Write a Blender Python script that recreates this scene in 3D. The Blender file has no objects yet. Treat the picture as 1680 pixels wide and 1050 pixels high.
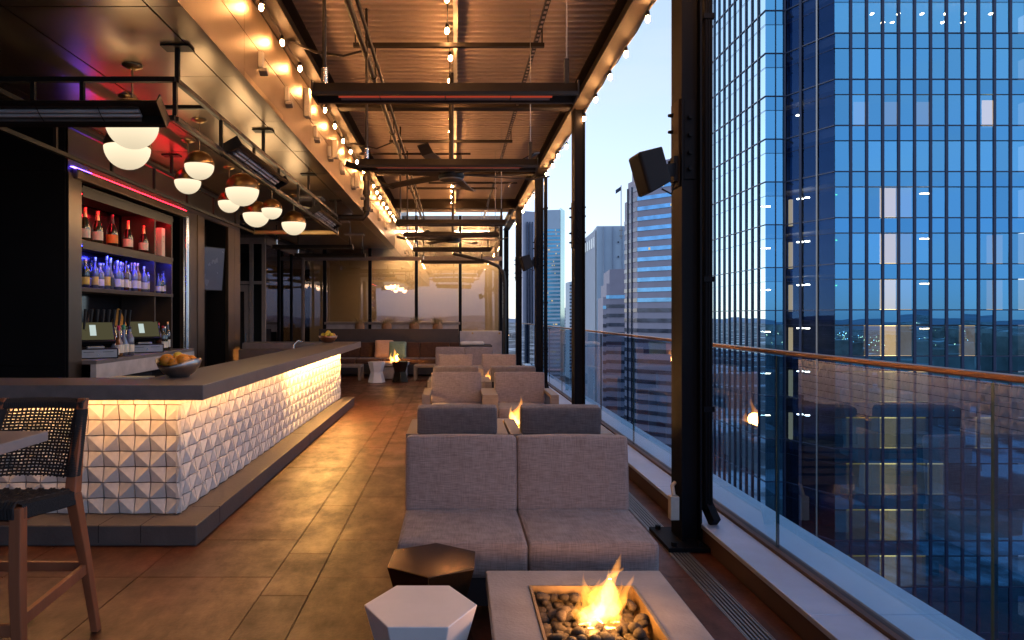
import bpy, bmesh, math, random
from mathutils import Vector, Matrix, Euler
R = math.radians
random.seed(7)
sc = bpy.context.scene
COL = sc.collection
H = 1.55                       # eye height over the terrace floor
F, CX, CY = 1120.0, 746.0, 518.0   # focal length and vanishing point of the photograph, in its pixels

# ------------------------------------------------------------------ camera
cd = bpy.data.cameras.new('camera'); cam = bpy.data.objects.new('camera', cd); COL.objects.link(cam)
cam.location = (0, 0, H); cam.rotation_euler = (R(90), 0, 0)
cd.sensor_width = 36; cd.lens = 24; cd.shift_x = 94 / 1680; cd.shift_y = -7 / 1680
cd.clip_start = 0.05; cd.clip_end = 30000
sc.camera = cam
# ------------------------------------------------------------------ dusk sky
w = bpy.data.worlds.new('World'); sc.world = w; w.use_nodes = True
nt = w.node_tree; nt.nodes.clear()
sky = nt.nodes.new('ShaderNodeTexSky'); sky.sky_type = 'NISHITA'; sky.sun_disc = False
sky.sun_elevation = R(12.0); sky.sun_rotation = R(-60); sky.altitude = 1600
sky.air_density = 0.8; sky.dust_density = 2.0; sky.ozone_density = 1.5
sc1 = nt.nodes.new('ShaderNodeVectorMath'); sc1.operation = 'SCALE'; sc1.inputs['Scale'].default_value = 0.1
gam = nt.nodes.new('ShaderNodeGamma'); gam.inputs[1].default_value = 0.5      # the photograph's compressed sky contrast
wb = nt.nodes.new('ShaderNodeVectorMath'); wb.operation = 'MULTIPLY'; wb.inputs[1].default_value = (14.4, 14.5, 15.2)   # sky brightness gain with a faint blue bias
bg = nt.nodes.new('ShaderNodeBackground'); bg.inputs[1].default_value = 0.15
wo = nt.nodes.new('ShaderNodeOutputWorld')
nt.links.new(sky.outputs[0], sc1.inputs[0]); nt.links.new(sc1.outputs[0], gam.inputs[0]); nt.links.new(gam.outputs[0], wb.inputs[0])
# the dusk earth shadow: the sky opposite the afterglow sinks to a deeper blue towards the horizon
tcw = nt.nodes.new('ShaderNodeTexCoord'); dtw = nt.nodes.new('ShaderNodeVectorMath'); dtw.operation = 'DOT_PRODUCT'; dtw.inputs[1].default_value = (0.30, -0.954, 0.0)
m1 = nt.nodes.new('ShaderNodeMapRange'); m1.interpolation_type = 'SMOOTHSTEP'; m1.inputs[1].default_value = 0.0; m1.inputs[2].default_value = 0.8
sxw = nt.nodes.new('ShaderNodeSeparateXYZ'); m2 = nt.nodes.new('ShaderNodeMapRange'); m2.interpolation_type = 'SMOOTHSTEP'
m2.inputs[1].default_value = -0.05; m2.inputs[2].default_value = 0.55; m2.inputs[3].default_value = 1.0; m2.inputs[4].default_value = 0.0
mm = nt.nodes.new('ShaderNodeMath'); mm.operation = 'MULTIPLY'; mxw = nt.nodes.new('ShaderNodeMix'); mxw.data_type = 'RGBA'; mxw.blend_type = 'MULTIPLY'
mxw.inputs[7].default_value = (0.34, 0.42, 0.62, 1)
nt.links.new(tcw.outputs['Generated'], dtw.inputs[0]); nt.links.new(tcw.outputs['Generated'], sxw.inputs[0]); nt.links.new(dtw.outputs['Value'], m1.inputs[0]); nt.links.new(sxw.outputs[2], m2.inputs[0])
nt.links.new(m1.outputs[0], mm.inputs[0]); nt.links.new(m2.outputs[0], mm.inputs[1]); nt.links.new(mm.outputs[0], mxw.inputs[0]); nt.links.new(wb.outputs[0], mxw.inputs[6])
mpw = nt.nodes.new('ShaderNodeMapping'); mpw.inputs['Scale'].default_value = (2.2, 2.2, 9.0); ncw = nt.nodes.new('ShaderNodeTexNoise'); ncw.inputs['Scale'].default_value = 1.6; ncw.inputs['Detail'].default_value = 6
clr = nt.nodes.new('ShaderNodeMapRange'); clr.inputs[1].default_value = 0.48; clr.inputs[2].default_value = 0.75; clr.inputs[3].default_value = 0.0; clr.inputs[4].default_value = 0.35
mxc = nt.nodes.new('ShaderNodeMix'); mxc.data_type = 'RGBA'; mxc.inputs[7].default_value = (6.0, 6.2, 6.9, 1)
nt.links.new(tcw.outputs['Generated'], mpw.inputs[0]); nt.links.new(mpw.outputs[0], ncw.inputs['Vector']); nt.links.new(ncw.outputs[0], clr.inputs[0]); nt.links.new(clr.outputs[0], mxc.inputs[0]); nt.links.new(mxw.outputs[2], mxc.inputs[6])
nt.links.new(mxc.outputs[2], bg.inputs[0]); nt.links.new(bg.outputs[0], wo.inputs[0])
# ------------------------------------------------------------------ exposure and render
vs = sc.view_settings
vs.view_transform = 'Standard'; vs.look = 'None'; vs.exposure = 0.0; vs.gamma = 1; vs.use_curve_mapping = False
cy = sc.cycles
cy.use_denoising = True; cy.max_bounces = 8; cy.diffuse_bounces = 4; cy.glossy_bounces = 5; cy.transparent_max_bounces = 24
cy.transmission_bounces = 6; cy.sample_clamp_indirect = 6; cy.caustics_reflective = False; cy.caustics_refractive = False
try: cy.use_light_tree = True
except Exception: pass

# ================================================================== helpers
def P(px, py, Y):                    # a pixel of the photograph at depth Y
    return Vector(((px - CX) / F * Y, Y, H - (py - CY) / F * Y))
def PX(px, Y): return (px - CX) / F * Y
def PZ(py, Y): return H - (py - CY) / F * Y

class NT:
    def __init__(s, name):
        s.m = bpy.data.materials.new(name); s.m.use_nodes = True
        s.t = s.m.node_tree; s.t.nodes.clear()
        s.out = s.t.nodes.new('ShaderNodeOutputMaterial')
    def n(s, typ, **kw):
        x = s.t.nodes.new(typ)
        for k, v in kw.items():
            if k.startswith('i_'):
                key = k[2:]
                x.inputs[int(key) if key.isdigit() else key.replace('_', ' ')].default_value = v
            else: setattr(x, k, v)
        return x
    def l(s, a, b): s.t.links.new(a, b)
    def surf(s, o): s.l(o, s.out.inputs['Surface']); return s.m
def c4(c): return (c[0], c[1], c[2], 1)

def pbr(name, col, rough=0.5, metal=0.0, var=0.15, vscale=6, bump=0.0, bscale=60, stretch=(1, 1, 1), rvar=0.1, rnd=0.0, coat=0.0, spec=0.5, col2=None, detail=5):
    q = NT(name)
    tc = q.n('ShaderNodeTexCoord'); mp = q.n('ShaderNodeMapping', i_Scale=stretch); q.l(tc.outputs['Object'], mp.inputs[0])
    no = q.n('ShaderNodeTexNoise', i_Scale=vscale, i_Detail=detail, i_Roughness=0.6); q.l(mp.outputs[0], no.inputs['Vector'])
    ramp = q.n('ShaderNodeValToRGB')
    ramp.color_ramp.elements[0].position = 0.3; ramp.color_ramp.elements[1].position = 0.7
    a = [max(0, x * (1 - var)) for x in col]; b = [min(1, x * (1 + var)) for x in (col2 or col)]
    ramp.color_ramp.elements[0].color = c4(a); ramp.color_ramp.elements[1].color = c4(b)
    q.l(no.outputs[0], ramp.inputs[0])
    bs = q.n('ShaderNodeBsdfPrincipled'); bs.inputs['Metallic'].default_value = metal
    bs.inputs['Specular IOR Level'].default_value = spec; bs.inputs['Coat Weight'].default_value = coat
    colout = ramp.outputs[0]
    if rnd:
        oi = q.n('ShaderNodeObjectInfo'); mr = q.n('ShaderNodeMapRange', i_3=1 - rnd, i_4=1 + rnd); q.l(oi.outputs['Random'], mr.inputs[0])
        vm = q.n('ShaderNodeVectorMath', operation='SCALE'); q.l(colout, vm.inputs[0]); q.l(mr.outputs[0], vm.inputs['Scale']); colout = vm.outputs[0]
    q.l(colout, bs.inputs['Base Color'])
    mr = q.n('ShaderNodeMapRange', i_3=max(0.02, rough - rvar), i_4=min(1, rough + rvar)); q.l(no.outputs[0], mr.inputs[0]); q.l(mr.outputs[0], bs.inputs['Roughness'])
    if bump:
        n2 = q.n('ShaderNodeTexNoise', i_Scale=bscale, i_Detail=3); q.l(mp.outputs[0], n2.inputs['Vector'])
        bp = q.n('ShaderNodeBump', i_Strength=bump, i_Distance=0.01); q.l(n2.outputs[0], bp.inputs['Height']); q.l(bp.outputs[0], bs.inputs['Normal'])
    return q.surf(bs.outputs[0])
def emit(name, col, s):
    q = NT(name); e = q.n('ShaderNodeEmission', i_Color=c4(col), i_Strength=s); return q.surf(e.outputs[0])
def fabric(name, col, col2, sc_=260, rough=0.9):
    q = NT(name); tc = q.n('ShaderNodeTexCoord')
    ws = []
    for st in ((sc_, sc_ * 0.06, sc_ * 0.06), (sc_ * 0.06, sc_, sc_), ):
        mp = q.n('ShaderNodeMapping', i_Scale=st); q.l(tc.outputs['Object'], mp.inputs[0])
        no = q.n('ShaderNodeTexNoise', i_Scale=1.0, i_Detail=2); q.l(mp.outputs[0], no.inputs['Vector']); ws.append(no)
    mp = q.n('ShaderNodeMapping', i_Scale=(sc_ * 0.06, sc_ * 0.06, sc_)); q.l(tc.outputs['Object'], mp.inputs[0])
    no = q.n('ShaderNodeTexNoise', i_Scale=1.0, i_Detail=2); q.l(mp.outputs[0], no.inputs['Vector']); ws.append(no)
    a1 = q.n('ShaderNodeMath', operation='ADD'); q.l(ws[0].outputs[0], a1.inputs[0]); q.l(ws[1].outputs[0], a1.inputs[1])
    a2 = q.n('ShaderNodeMath', operation='ADD'); q.l(a1.outputs[0], a2.inputs[0]); q.l(ws[2].outputs[0], a2.inputs[1])
    a3 = q.n('ShaderNodeMath', operation='MULTIPLY', i_1=0.3333); q.l(a2.outputs[0], a3.inputs[0])
    ra = q.n('ShaderNodeValToRGB'); ra.color_ramp.elements[0].position = 0.40; ra.color_ramp.elements[1].position = 0.60
    ra.color_ramp.elements[0].color = c4(col); ra.color_ramp.elements[1].color = c4(col2); q.l(a3.outputs[0], ra.inputs[0])
    bs = q.n('ShaderNodeBsdfPrincipled', i_Roughness=rough); bs.inputs['Sheen Weight'].default_value = 0.15
    bs.inputs['Specular IOR Level'].default_value = 0.2
    q.l(ra.outputs[0], bs.inputs['Base Color'])
    big = q.n('ShaderNodeTexNoise', i_Scale=5.0, i_Detail=2); q.l(tc.outputs['Object'], big.inputs['Vector'])
    b0 = q.n('ShaderNodeBump', i_Strength=0.6, i_Distance=0.04); q.l(big.outputs[0], b0.inputs['Height'])
    bp = q.n('ShaderNodeBump', i_Strength=0.25, i_Distance=0.003); q.l(a3.outputs[0], bp.inputs['Height']); q.l(b0.outputs[0], bp.inputs['Normal']); q.l(bp.outputs[0], bs.inputs['Normal'])
    return q.surf(bs.outputs[0])
def glass(name, tint, refl=None, fres=1.5, rough=0.0, gcol=(1, 1, 1), wav=0.0, wscale=0.4, rnd=0.0):
    """see-through pane: tinted transmission + mirror reflection; refl = constant share, else Fresnel"""
    q = NT(name)
    tr = q.n('ShaderNodeBsdfTransparent', i_Color=c4(tint)); gl = q.n('ShaderNodeBsdfGlossy', i_Color=c4(gcol), i_Roughness=rough)
    if wav:
        tc = q.n('ShaderNodeTexCoord'); no = q.n('ShaderNodeTexNoise', i_Scale=wscale, i_Detail=1)
        oi = q.n('ShaderNodeObjectInfo'); ad = q.n('ShaderNodeVectorMath', operation='ADD'); q.l(tc.outputs['Object'], ad.inputs[0]); q.l(oi.outputs['Location'], ad.inputs[1])
        q.l(ad.outputs[0], no.inputs['Vector'])
        bp = q.n('ShaderNodeBump', i_Strength=wav, i_Distance=0.02); q.l(no.outputs[0], bp.inputs['Height']); q.l(bp.outputs[0], gl.inputs['Normal'])
    mx = q.n('ShaderNodeMixShader')
    if rnd:
        o2 = q.n('ShaderNodeObjectInfo'); r2 = q.n('ShaderNodeMapRange', i_3=1 - rnd, i_4=1 + rnd * 0.4); q.l(o2.outputs['Random'], r2.inputs[0])
        v2 = q.n('ShaderNodeVectorMath', operation='SCALE'); v2.inputs[0].default_value = gcol; q.l(r2.outputs[0], v2.inputs['Scale']); q.l(v2.outputs[0], gl.inputs['Color'])
    ge = q.n('ShaderNodeNewGeometry'); fm = q.n('ShaderNodeMath', operation='SUBTRACT', i_0=1.0); q.l(ge.outputs['Backfacing'], fm.inputs[1])
    mu = q.n('ShaderNodeMath', operation='MULTIPLY'); q.l(fm.outputs[0], mu.inputs[0])      # mirror only off the outer faces
    if refl is None:
        fr = q.n('ShaderNodeFresnel', i_IOR=fres); q.l(fr.outputs[0], mu.inputs[1])
    else: mu.inputs[1].default_value = refl
    q.l(mu.outputs[0], mx.inputs[0])
    q.l(tr.outputs[0], mx.inputs[1]); q.l(gl.outputs[0], mx.inputs[2])
    return q.surf(mx.outputs[0])

class MB:
    def __init__(s): s.v = []; s.f = []; s.sm = []
    def add(s, vs, fs, smooth=False):
        o = len(s.v); s.v += [tuple(x) for x in vs]; s.f += [tuple(o + i for i in f) for f in fs]; s.sm += [smooth] * len(fs); return s
    def box(s, x0, x1, y0, y1, z0, z1):
        v = [(x, y, z) for z in (z0, z1) for y in (y0, y1) for x in (x0, x1)]
        return s.add(v, [(0, 2, 3, 1), (4, 5, 7, 6), (0, 1, 5, 4), (2, 6, 7, 3), (0, 4, 6, 2), (1, 3, 7, 5)])
    def bar(s, a, b, w_, h_=None, up=(0, 0, 1)):
        a = Vector(a); b = Vector(b); d = (b - a).normalized(); u = Vector(up)
        if abs(d.dot(u)) > 0.98: u = Vector((0, 1, 0))
        x = d.cross(u).normalized(); z = x.cross(d); h_ = w_ if h_ is None else h_
        v = [p + x * sx * w_ / 2 + z * sz * h_ / 2 for p in (a, b) for sx, sz in ((-1, -1), (1, -1), (1, 1), (-1, 1))]
        return s.add(v, [(3, 2, 1, 0), (4, 5, 6, 7), (0, 1, 5, 4), (1, 2, 6, 5), (2, 3, 7, 6), (3, 0, 4, 7)])
    def tube(s, pts, r, n=8, cap=True):
        pts = [Vector(p) for p in pts]; rs = r if isinstance(r, (list, tuple)) else [r] * len(pts)
        d0 = (pts[1] - pts[0]).normalized(); ref = Vector((0, 0, 1)) if abs(d0.z) < 0.9 else Vector((1, 0, 0))
        x = d0.cross(ref).normalized(); vs = []
        for i, p in enumerate(pts):
            d = (pts[min(i + 1, len(pts) - 1)] - pts[max(i - 1, 0)]).normalized()
            x = (x - d * x.dot(d)).normalized(); y = d.cross(x)
            vs += [p + (x * math.cos(2 * math.pi * k / n) + y * math.sin(2 * math.pi * k / n)) * rs[i] for k in range(n)]
        fs = [(i * n + k, i * n + (k + 1) % n, (i + 1) * n + (k + 1) % n, (i + 1) * n + k) for i in range(len(pts) - 1) for k in range(n)]
        o = s.add(vs, fs, n > 5)
        if cap:
            m = len(pts); s.add(vs[:n], [tuple(range(n - 1, -1, -1))]); s.add(vs[(m - 1) * n:], [tuple(range(n))])
        return o
    def lathe(s, prof, n=16, c=(0, 0, 0), smooth=True):
        vs = [(c[0] + r * math.cos(2 * math.pi * k / n), c[1] + r * math.sin(2 * math.pi * k / n), c[2] + z) for r, z in prof for k in range(n)]
        fs = [(i * n + k, i * n + (k + 1) % n, (i + 1) * n + (k + 1) % n, (i + 1) * n + k) for i in range(len(prof) - 1) for k in range(n)]
        return s.add(vs, fs, smooth)
    def prism(s, poly, z0, z1):
        n = len(poly); v = [(x, y, z) for z in (z0, z1) for x, y in poly]
        return s.add(v, [tuple(range(n - 1, -1, -1)), tuple(range(n, 2 * n))] + [(i, (i + 1) % n, n + (i + 1) % n, n + i) for i in range(n)])
    def extr(s, poly, axis, a, b):     # polygon in the two other axes, extruded along axis
        n = len(poly); v = []
        for t in (a, b):
            for p, q_ in poly: v.append((t, p, q_) if axis == 'x' else (p, t, q_))
        fs = [tuple(range(n)), tuple(range(2 * n - 1, n - 1, -1))] + [(i, n + i, n + (i + 1) % n, (i + 1) % n) for i in range(n)]
        return s.add(v, fs)
    def mesh(s, name, mat, off=(0, 0, 0), fix=True):
        me = bpy.data.meshes.new(name)
        me.from_pydata([(x - off[0], y - off[1], z - off[2]) for x, y, z in s.v], [], s.f)
        me.polygons.foreach_set('use_smooth', s.sm)
        if mat: me.materials.append(mat)
        if fix: bm = bmesh.new(); bm.from_mesh(me); bmesh.ops.recalc_face_normals(bm, faces=bm.faces); bm.to_mesh(me); bm.free()
        return me
    def build(s, name, mat, parent=None, bev=0.0, seg=2, fix=True):
        off = root_loc(parent)
        me = s.mesh(name, mat, off, fix); o = bpy.data.objects.new(name, me); COL.objects.link(o)
        if parent is not None: o.parent = parent
        if bev:
            b = o.modifiers.new('bevel', 'BEVEL'); b.width = bev; b.segments = seg; b.limit_method = 'ANGLE'; b.angle_limit = R(40)
        return o
def root_loc(p):
    v = Vector((0, 0, 0))
    while p is not None: v = v + p.location; p = p.parent
    return v
def tag(o, label, cat, group=None, kind=None):
    o['label'] = label; o['category'] = cat
    if group: o['group'] = group
    if kind: o['kind'] = kind
    return o
def thing(name, label, cat, loc=(0, 0, 0), group=None, rz=0.0):
    o = bpy.data.objects.new(name, None); COL.objects.link(o); o.location = loc; o.rotation_euler = (0, 0, rz); o.empty_display_size = 0.1
    return tag(o, label, cat, group)
def place(name, me, parent, loc, rot=(0, 0, 0), scale=(1, 1, 1)):
    o = bpy.data.objects.new(name, me); COL.objects.link(o); o.parent = parent; o.location = loc; o.rotation_euler = rot; o.scale = scale; return o
def dup(o, parent=None):
    c = o.copy(); COL.objects.link(c); c.parent = parent
    for ch in list(o.children): dup(ch, c)
    return c
def copy_thing(o, loc, rz=None, label=None):
    c = dup(o); c.location = loc
    if rz is not None: c.rotation_euler = (0, 0, rz)
    if label: c['label'] = label
    return c
def lamp(name, parent, loc, col, power, rad):
    l = bpy.data.lights.new(name, 'POINT'); l.color = col; l.energy = power; l.shadow_soft_size = rad
    o = bpy.data.objects.new(name, l); COL.objects.link(o); o.parent = parent; o.location = Vector(loc) - root_loc(parent); return o
def rbox(w_, d_, h_, r, bulge=0.0, n=10):
    """rounded, slightly pillowed block centred at x,y with its base at z=0"""
    mb = MB(); hx, hy, hz = w_ / 2, d_ / 2, h_ / 2
    def ax(hh):
        k = [-1 + 2 * i / n for i in range(n + 1)]
        e = min(r * 1.2 / hh, 0.5)
        inner = [-(1 - e) + 2 * (1 - e) * i / (n - 4) for i in range(n - 3)]
        return [-1, -1 + e * 0.35] + inner + [1 - e * 0.35, 1]
    axx, axy, axz = ax(hx), ax(hy), ax(hz)
    def pt(u, v_, t):
        p = Vector((u * hx, v_ * hy, t * hz)); rr = min(r, hx, hy, hz)
        q_ = Vector((max(-hx + rr, min(hx - rr, p.x)), max(-hy + rr, min(hy - rr, p.y)), max(-hz + rr, min(hz - rr, p.z))))
        d = p - q_
        if d.length > 1e-9: p = q_ + d.normalized() * rr
        bx = (1 - v_ * v_) * (1 - t * t); by = (1 - u * u) * (1 - t * t); bz = (1 - u * u) * (1 - v_ * v_)
        p.x += u * bulge * 0.5 * bx; p.y += v_ * bulge * by; p.z += t * bulge * bz
        return (p.x, p.y, p.z + hz)
    for a, A, B, mk in (('x', axy, axz, lambda s_, a_, b_: pt(s_, a_, b_)), ('y', axx, axz, lambda s_, a_, b_: pt(a_, s_, b_)), ('z', axx, axy, lambda s_, a_, b_: pt(a_, b_, s_))):
        for s_ in (-1, 1):
            vs = [mk(s_, a_, b_) for b_ in B for a_ in A]; m = len(A)
            mb.add(vs, [(j * m + i, j * m + i + 1, (j + 1) * m + i + 1, (j + 1) * m + i) for j in range(len(B) - 1) for i in range(m - 1)], True)
    return mb
def weld(o, d=1e-4):
    bm = bmesh.new(); bm.from_mesh(o.data); bmesh.ops.remove_doubles(bm, verts=bm.verts, dist=d); bmesh.ops.recalc_face_normals(bm, faces=bm.faces); bm.to_mesh(o.data); bm.free(); return o
def shift(mb, dx, dy, dz, rx=0.0):
    m = Matrix.Rotation(rx, 4, 'X'); mb.v = [tuple(m @ Vector(p) + Vector((dx, dy, dz))) for p in mb.v]; return mb

# ================================================================== materials
M = {}
q = NT('floor_tile'); tc = q.n('ShaderNodeTexCoord'); oi = q.n('ShaderNodeObjectInfo'); ad = q.n('ShaderNodeVectorMath', operation='ADD'); q.l(tc.outputs['Object'], ad.inputs[0]); q.l(oi.outputs['Location'], ad.inputs[1])
nA = q.n('ShaderNodeTexNoise', i_Scale=1.7, i_Detail=9, i_Roughness=0.68); nB = q.n('ShaderNodeTexNoise', i_Scale=7.0, i_Detail=8, i_Roughness=0.7); nC = q.n('ShaderNodeTexNoise', i_Scale=55.0, i_Detail=4)
mpf = q.n('ShaderNodeMapping', i_Scale=(1.0, 0.45, 1.0)); q.l(ad.outputs[0], mpf.inputs[0])
q.l(ad.outputs[0], nA.inputs['Vector']); q.l(mpf.outputs[0], nB.inputs['Vector']); q.l(ad.outputs[0], nC.inputs['Vector'])
mA = q.n('ShaderNodeMix', data_type='FLOAT', i_0=0.45); q.l(nA.outputs[0], mA.inputs[2]); q.l(nB.outputs[0], mA.inputs[3])
ra = q.n('ShaderNodeValToRGB'); e = ra.color_ramp.elements; e[0].position = 0.38; e[0].color = (0.030, 0.0098, 0.0052, 1); e[1].position = 0.66; e[1].color = (0.165, 0.050, 0.021, 1)
k = e.new(0.52); k.color = (0.098, 0.0285, 0.0125, 1); q.l(mA.outputs[0], ra.inputs[0])
mrv = q.n('ShaderNodeMapRange', i_3=0.82, i_4=1.16); q.l(oi.outputs['Random'], mrv.inputs[0]); vmf = q.n('ShaderNodeVectorMath', operation='SCALE'); q.l(ra.outputs[0], vmf.inputs[0]); q.l(mrv.outputs[0], vmf.inputs['Scale'])
bs = q.n('ShaderNodeBsdfPrincipled'); bs.inputs['Specular IOR Level'].default_value = 0.45; q.l(vmf.outputs[0], bs.inputs['Base Color'])
mrf = q.n('ShaderNodeMapRange', i_1=0.36, i_2=0.64, i_3=0.62, i_4=0.30); q.l(mA.outputs[0], mrf.inputs[0]); q.l(mrf.outputs[0], bs.inputs['Roughness'])
bpA = q.n('ShaderNodeBump', i_Strength=0.30, i_Distance=0.012); q.l(nB.outputs[0], bpA.inputs['Height']); bpB = q.n('ShaderNodeBump', i_Strength=0.25, i_Distance=0.004); q.l(nC.outputs[0], bpB.inputs['Height']); q.l(bpA.outputs[0], bpB.inputs['Normal']); q.l(bpB.outputs[0], bs.inputs['Normal'])
M['tile_floor'] = q.surf(bs.outputs[0])
M['grout'] = pbr('grout', (0.025, 0.02, 0.018), 0.9)
M['concrete'] = pbr('concrete', (0.11, 0.092, 0.085), 0.55, 0, 0.22, 4, 0.25, 40, rvar=0.12)
M['sill'] = pbr('sill_stone', (0.56, 0.62, 0.74), 0.45, 0.55, 0.10, 3, 0.1, 30)
M['ledge'] = pbr('sky_blue_ledge', (0.52, 0.74, 0.92), 0.5, 0.1, 0.06, 2, 0.05, 30)  # blue of the skylight put into the ledge base colour
M['riser'] = pbr('riser_metal', (0.10, 0.06, 0.045), 0.5, 0.2, 0.15, 4)
M['counter'] = pbr('counter_top', (0.20, 0.165, 0.155), 0.34, 0, 0.18, 8, 0.05, 60, rvar=0.08)
M['bartile'] = pbr('glazed_bar_tile', (0.74, 0.70, 0.67), 0.38, 0, 0.13, 14, 0.12, 40, rnd=0.11)
M['bargrout'] = pbr('bar_grout', (0.16, 0.12, 0.10), 0.9)
M['bronze'] = pbr('bronze_panel', (0.44, 0.335, 0.24), 0.29, 0.97, 0.10, 1.6, 0.0, rvar=0.05, rnd=0.06)
M['bronze_fascia'] = pbr('bronze_fascia', (0.33, 0.25, 0.18), 0.44, 0.9, 0.10, 1.6, rvar=0.06, rnd=0.06)
M['bronze_wall'] = pbr('bronze_wall', (0.21, 0.155, 0.115), 0.30, 0.95, 0.12, 1.2, rvar=0.05)
M['shelfwood'] = pbr('shelf_board', (0.055, 0.036, 0.026), 0.45, 0.1, 0.2, 6)
M['bronze_dark'] = pbr('dark_bronze_panel', (0.13, 0.10, 0.085), 0.32, 0.6, 0.15, 2, rvar=0.06)
M['seam'] = pbr('seam', (0.03, 0.025, 0.02), 0.7)
M['blackwall'] = pbr('black_panel', (0.006, 0.005, 0.006), 0.5, 0.1, 0.2, 2, spec=0.25)
M['steel'] = pbr('painted_steel', (0.006, 0.0065, 0.010), 0.55, 0.0, 0.2, 5, 0.04, 80, spec=0.12)
M['beam'] = pbr('painted_beam', (0.032, 0.024, 0.02), 0.6, 0.0, 0.15, 3, spec=0.2)
M['deck'] = pbr('steel_deck', (0.46, 0.37, 0.32), 0.5, 0.15, 0.10, 2.0, rvar=0.1)
M['blacksteel'] = pbr('black_steel', (0.030, 0.024, 0.020), 0.42, 0.4, 0.2, 6)
M['chrome'] = pbr('brushed_steel', (0.62, 0.60, 0.58), 0.2, 1.0, 0.08, 8)
M['bowlsteel'] = pbr('bowl_steel', (0.40, 0.37, 0.36), 0.32, 1.0, 0.10, 8)
M['copper'] = pbr('copper', (0.45, 0.22, 0.14), 0.35, 1.0, 0.15, 9)
M['brass'] = pbr('brass', (0.62, 0.42, 0.20), 0.3, 1.0, 0.08, 8)
M['galv'] = pbr('grey_metal', (0.34, 0.32, 0.31), 0.4, 0.7, 0.12, 8)
M['whitebox'] = pbr('off_white_box', (0.62, 0.57, 0.50), 0.5)
M['linen'] = fabric('linen', (0.235, 0.187, 0.186), (0.39, 0.318, 0.312))
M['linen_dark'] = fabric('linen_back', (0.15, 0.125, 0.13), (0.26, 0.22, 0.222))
M['brown_fab'] = fabric('brown_cushion', (0.050, 0.026, 0.020), (0.080, 0.045, 0.033), 160)
M['pink_fab'] = fabric('pink_pillow', (0.50, 0.33, 0.25), (0.60, 0.42, 0.33), 160)
M['teal_fab'] = fabric('teal_pillow', (0.12, 0.22, 0.20), (0.19, 0.30, 0.27), 160)
M['cloth'] = pbr('white_towel', (0.7, 0.66, 0.62), 0.9, bump=0.3, bscale=40)
M['frame'] = pbr('taupe_frame', (0.27, 0.22, 0.195), 0.5, 0.15, 0.12, 9, 0.05, 120)
M['darkframe'] = pbr('dark_frame', (0.035, 0.033, 0.04), 0.5, 0.3)
M['firestone'] = pbr('cast_concrete', (0.36, 0.335, 0.35), 0.62, 0, 0.15, 7, 0.25, 70)
M['tray'] = pbr('burner_tray', (0.42, 0.30, 0.18), 0.45, 0.6, 0.25, 12)
M['pebble'] = pbr('lava_pebble', (0.085, 0.068, 0.058), 0.8, 0, 0.45, 3, 0.6, 9, rnd=0.35)
M['whitestool'] = pbr('white_stool', (0.84, 0.80, 0.81), 0.35, 0, 0.05, 5, 0.04, 50)
M['darkstool'] = pbr('dark_bronze_stool', (0.11, 0.072, 0.045), 0.20, 0.9, 0.15, 5, 0.03, 30, rvar=0.06)
M['teak'] = pbr('teak', (0.30, 0.098, 0.042), 0.48, 0, 0.28, 7, 0.1, 80, stretch=(1, 1, 0.12))
M['rope'] = pbr('black_rope', (0.022, 0.02, 0.022), 0.7, 0, 0.3, 60, 0.6, 300)
M['tabletop'] = pbr('grey_tabletop', (0.30, 0.26, 0.26), 0.5, 0, 0.1, 6)
M['plantbox'] = pbr('planter_panel', (0.06, 0.05, 0.052), 0.5, 0.2, 0.15, 3)
M['whitepanel'] = pbr('white_panel', (0.56, 0.50, 0.49), 0.6)
M['orange'] = pbr('orange_peel', (0.85, 0.30, 0.03), 0.42, 0, 0.15, 10, 0.3, 220)
M['lemon'] = pbr('lemon_peel', (0.85, 0.58, 0.06), 0.42, 0, 0.15, 10, 0.3, 220)
M['grass'] = pbr('dry_grass', (0.30, 0.22, 0.10), 0.8, var=0.4, vscale=30)
M['pot'] = pbr('dry_clump', (0.36, 0.20, 0.11), 0.8, var=0.2, vscale=20)
M['paper'] = pbr('paper_label', (0.72, 0.66, 0.55), 0.7, var=0.08)
M['speaker'] = pbr('speaker_plastic', (0.012, 0.012, 0.016), 0.6, spec=0.2)
M['guard'] = glass('guard_glass', (0.62, 0.74, 0.85), None, 2.25)
M['guardedge'] = pbr('glass_edge', (0.06, 0.13, 0.15), 0.15)
M['rail'] = pbr('rail_bronze', (0.32, 0.17, 0.10), 0.36, 0.8, 0.12, 6)
M['endglass'] = glass('end_glass', (0.82, 0.74, 0.64), 0.24, gcol=(0.82, 0.74, 0.84), wav=0.12, wscale=0.7)
M['doorglass'] = glass('door_glass', (0.40, 0.36, 0.34), 0.42, gcol=(0.8, 0.8, 0.85), wav=0.1, wscale=0.7)
M['mirror'] = pbr('dark_mirror', (0.10, 0.09, 0.10), 0.08, 0.9, 0.05)
M['screen_off'] = pbr('television_screen', (0.10, 0.11, 0.17), 0.25, 0.3, 0.05, spec=0.8)
M['bulb'] = emit('bulb_glow', (1.0, 0.44, 0.145), 370)
M['bulb_far'] = M['bulb']
q = NT('globe_glow'); tc = q.n('ShaderNodeTexCoord'); sx_n = q.n('ShaderNodeSeparateXYZ'); q.l(tc.outputs['Generated'], sx_n.inputs[0])
mr = q.n('ShaderNodeMapRange', i_1=0.0, i_2=1.0, i_3=0.80, i_4=1.30); q.l(sx_n.outputs[2], mr.inputs[0])
em = q.n('ShaderNodeEmission', i_Color=(1.0, 0.83, 0.56, 1)); q.l(mr.outputs[0], em.inputs[1]); M['globe'] = q.surf(em.outputs[0])
M['led'] = emit('led_warm', (1.0, 0.50, 0.125), 360)
M['led_dim'] = emit('led_warm_dim', (1.0, 0.48, 0.16), 50)
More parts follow.
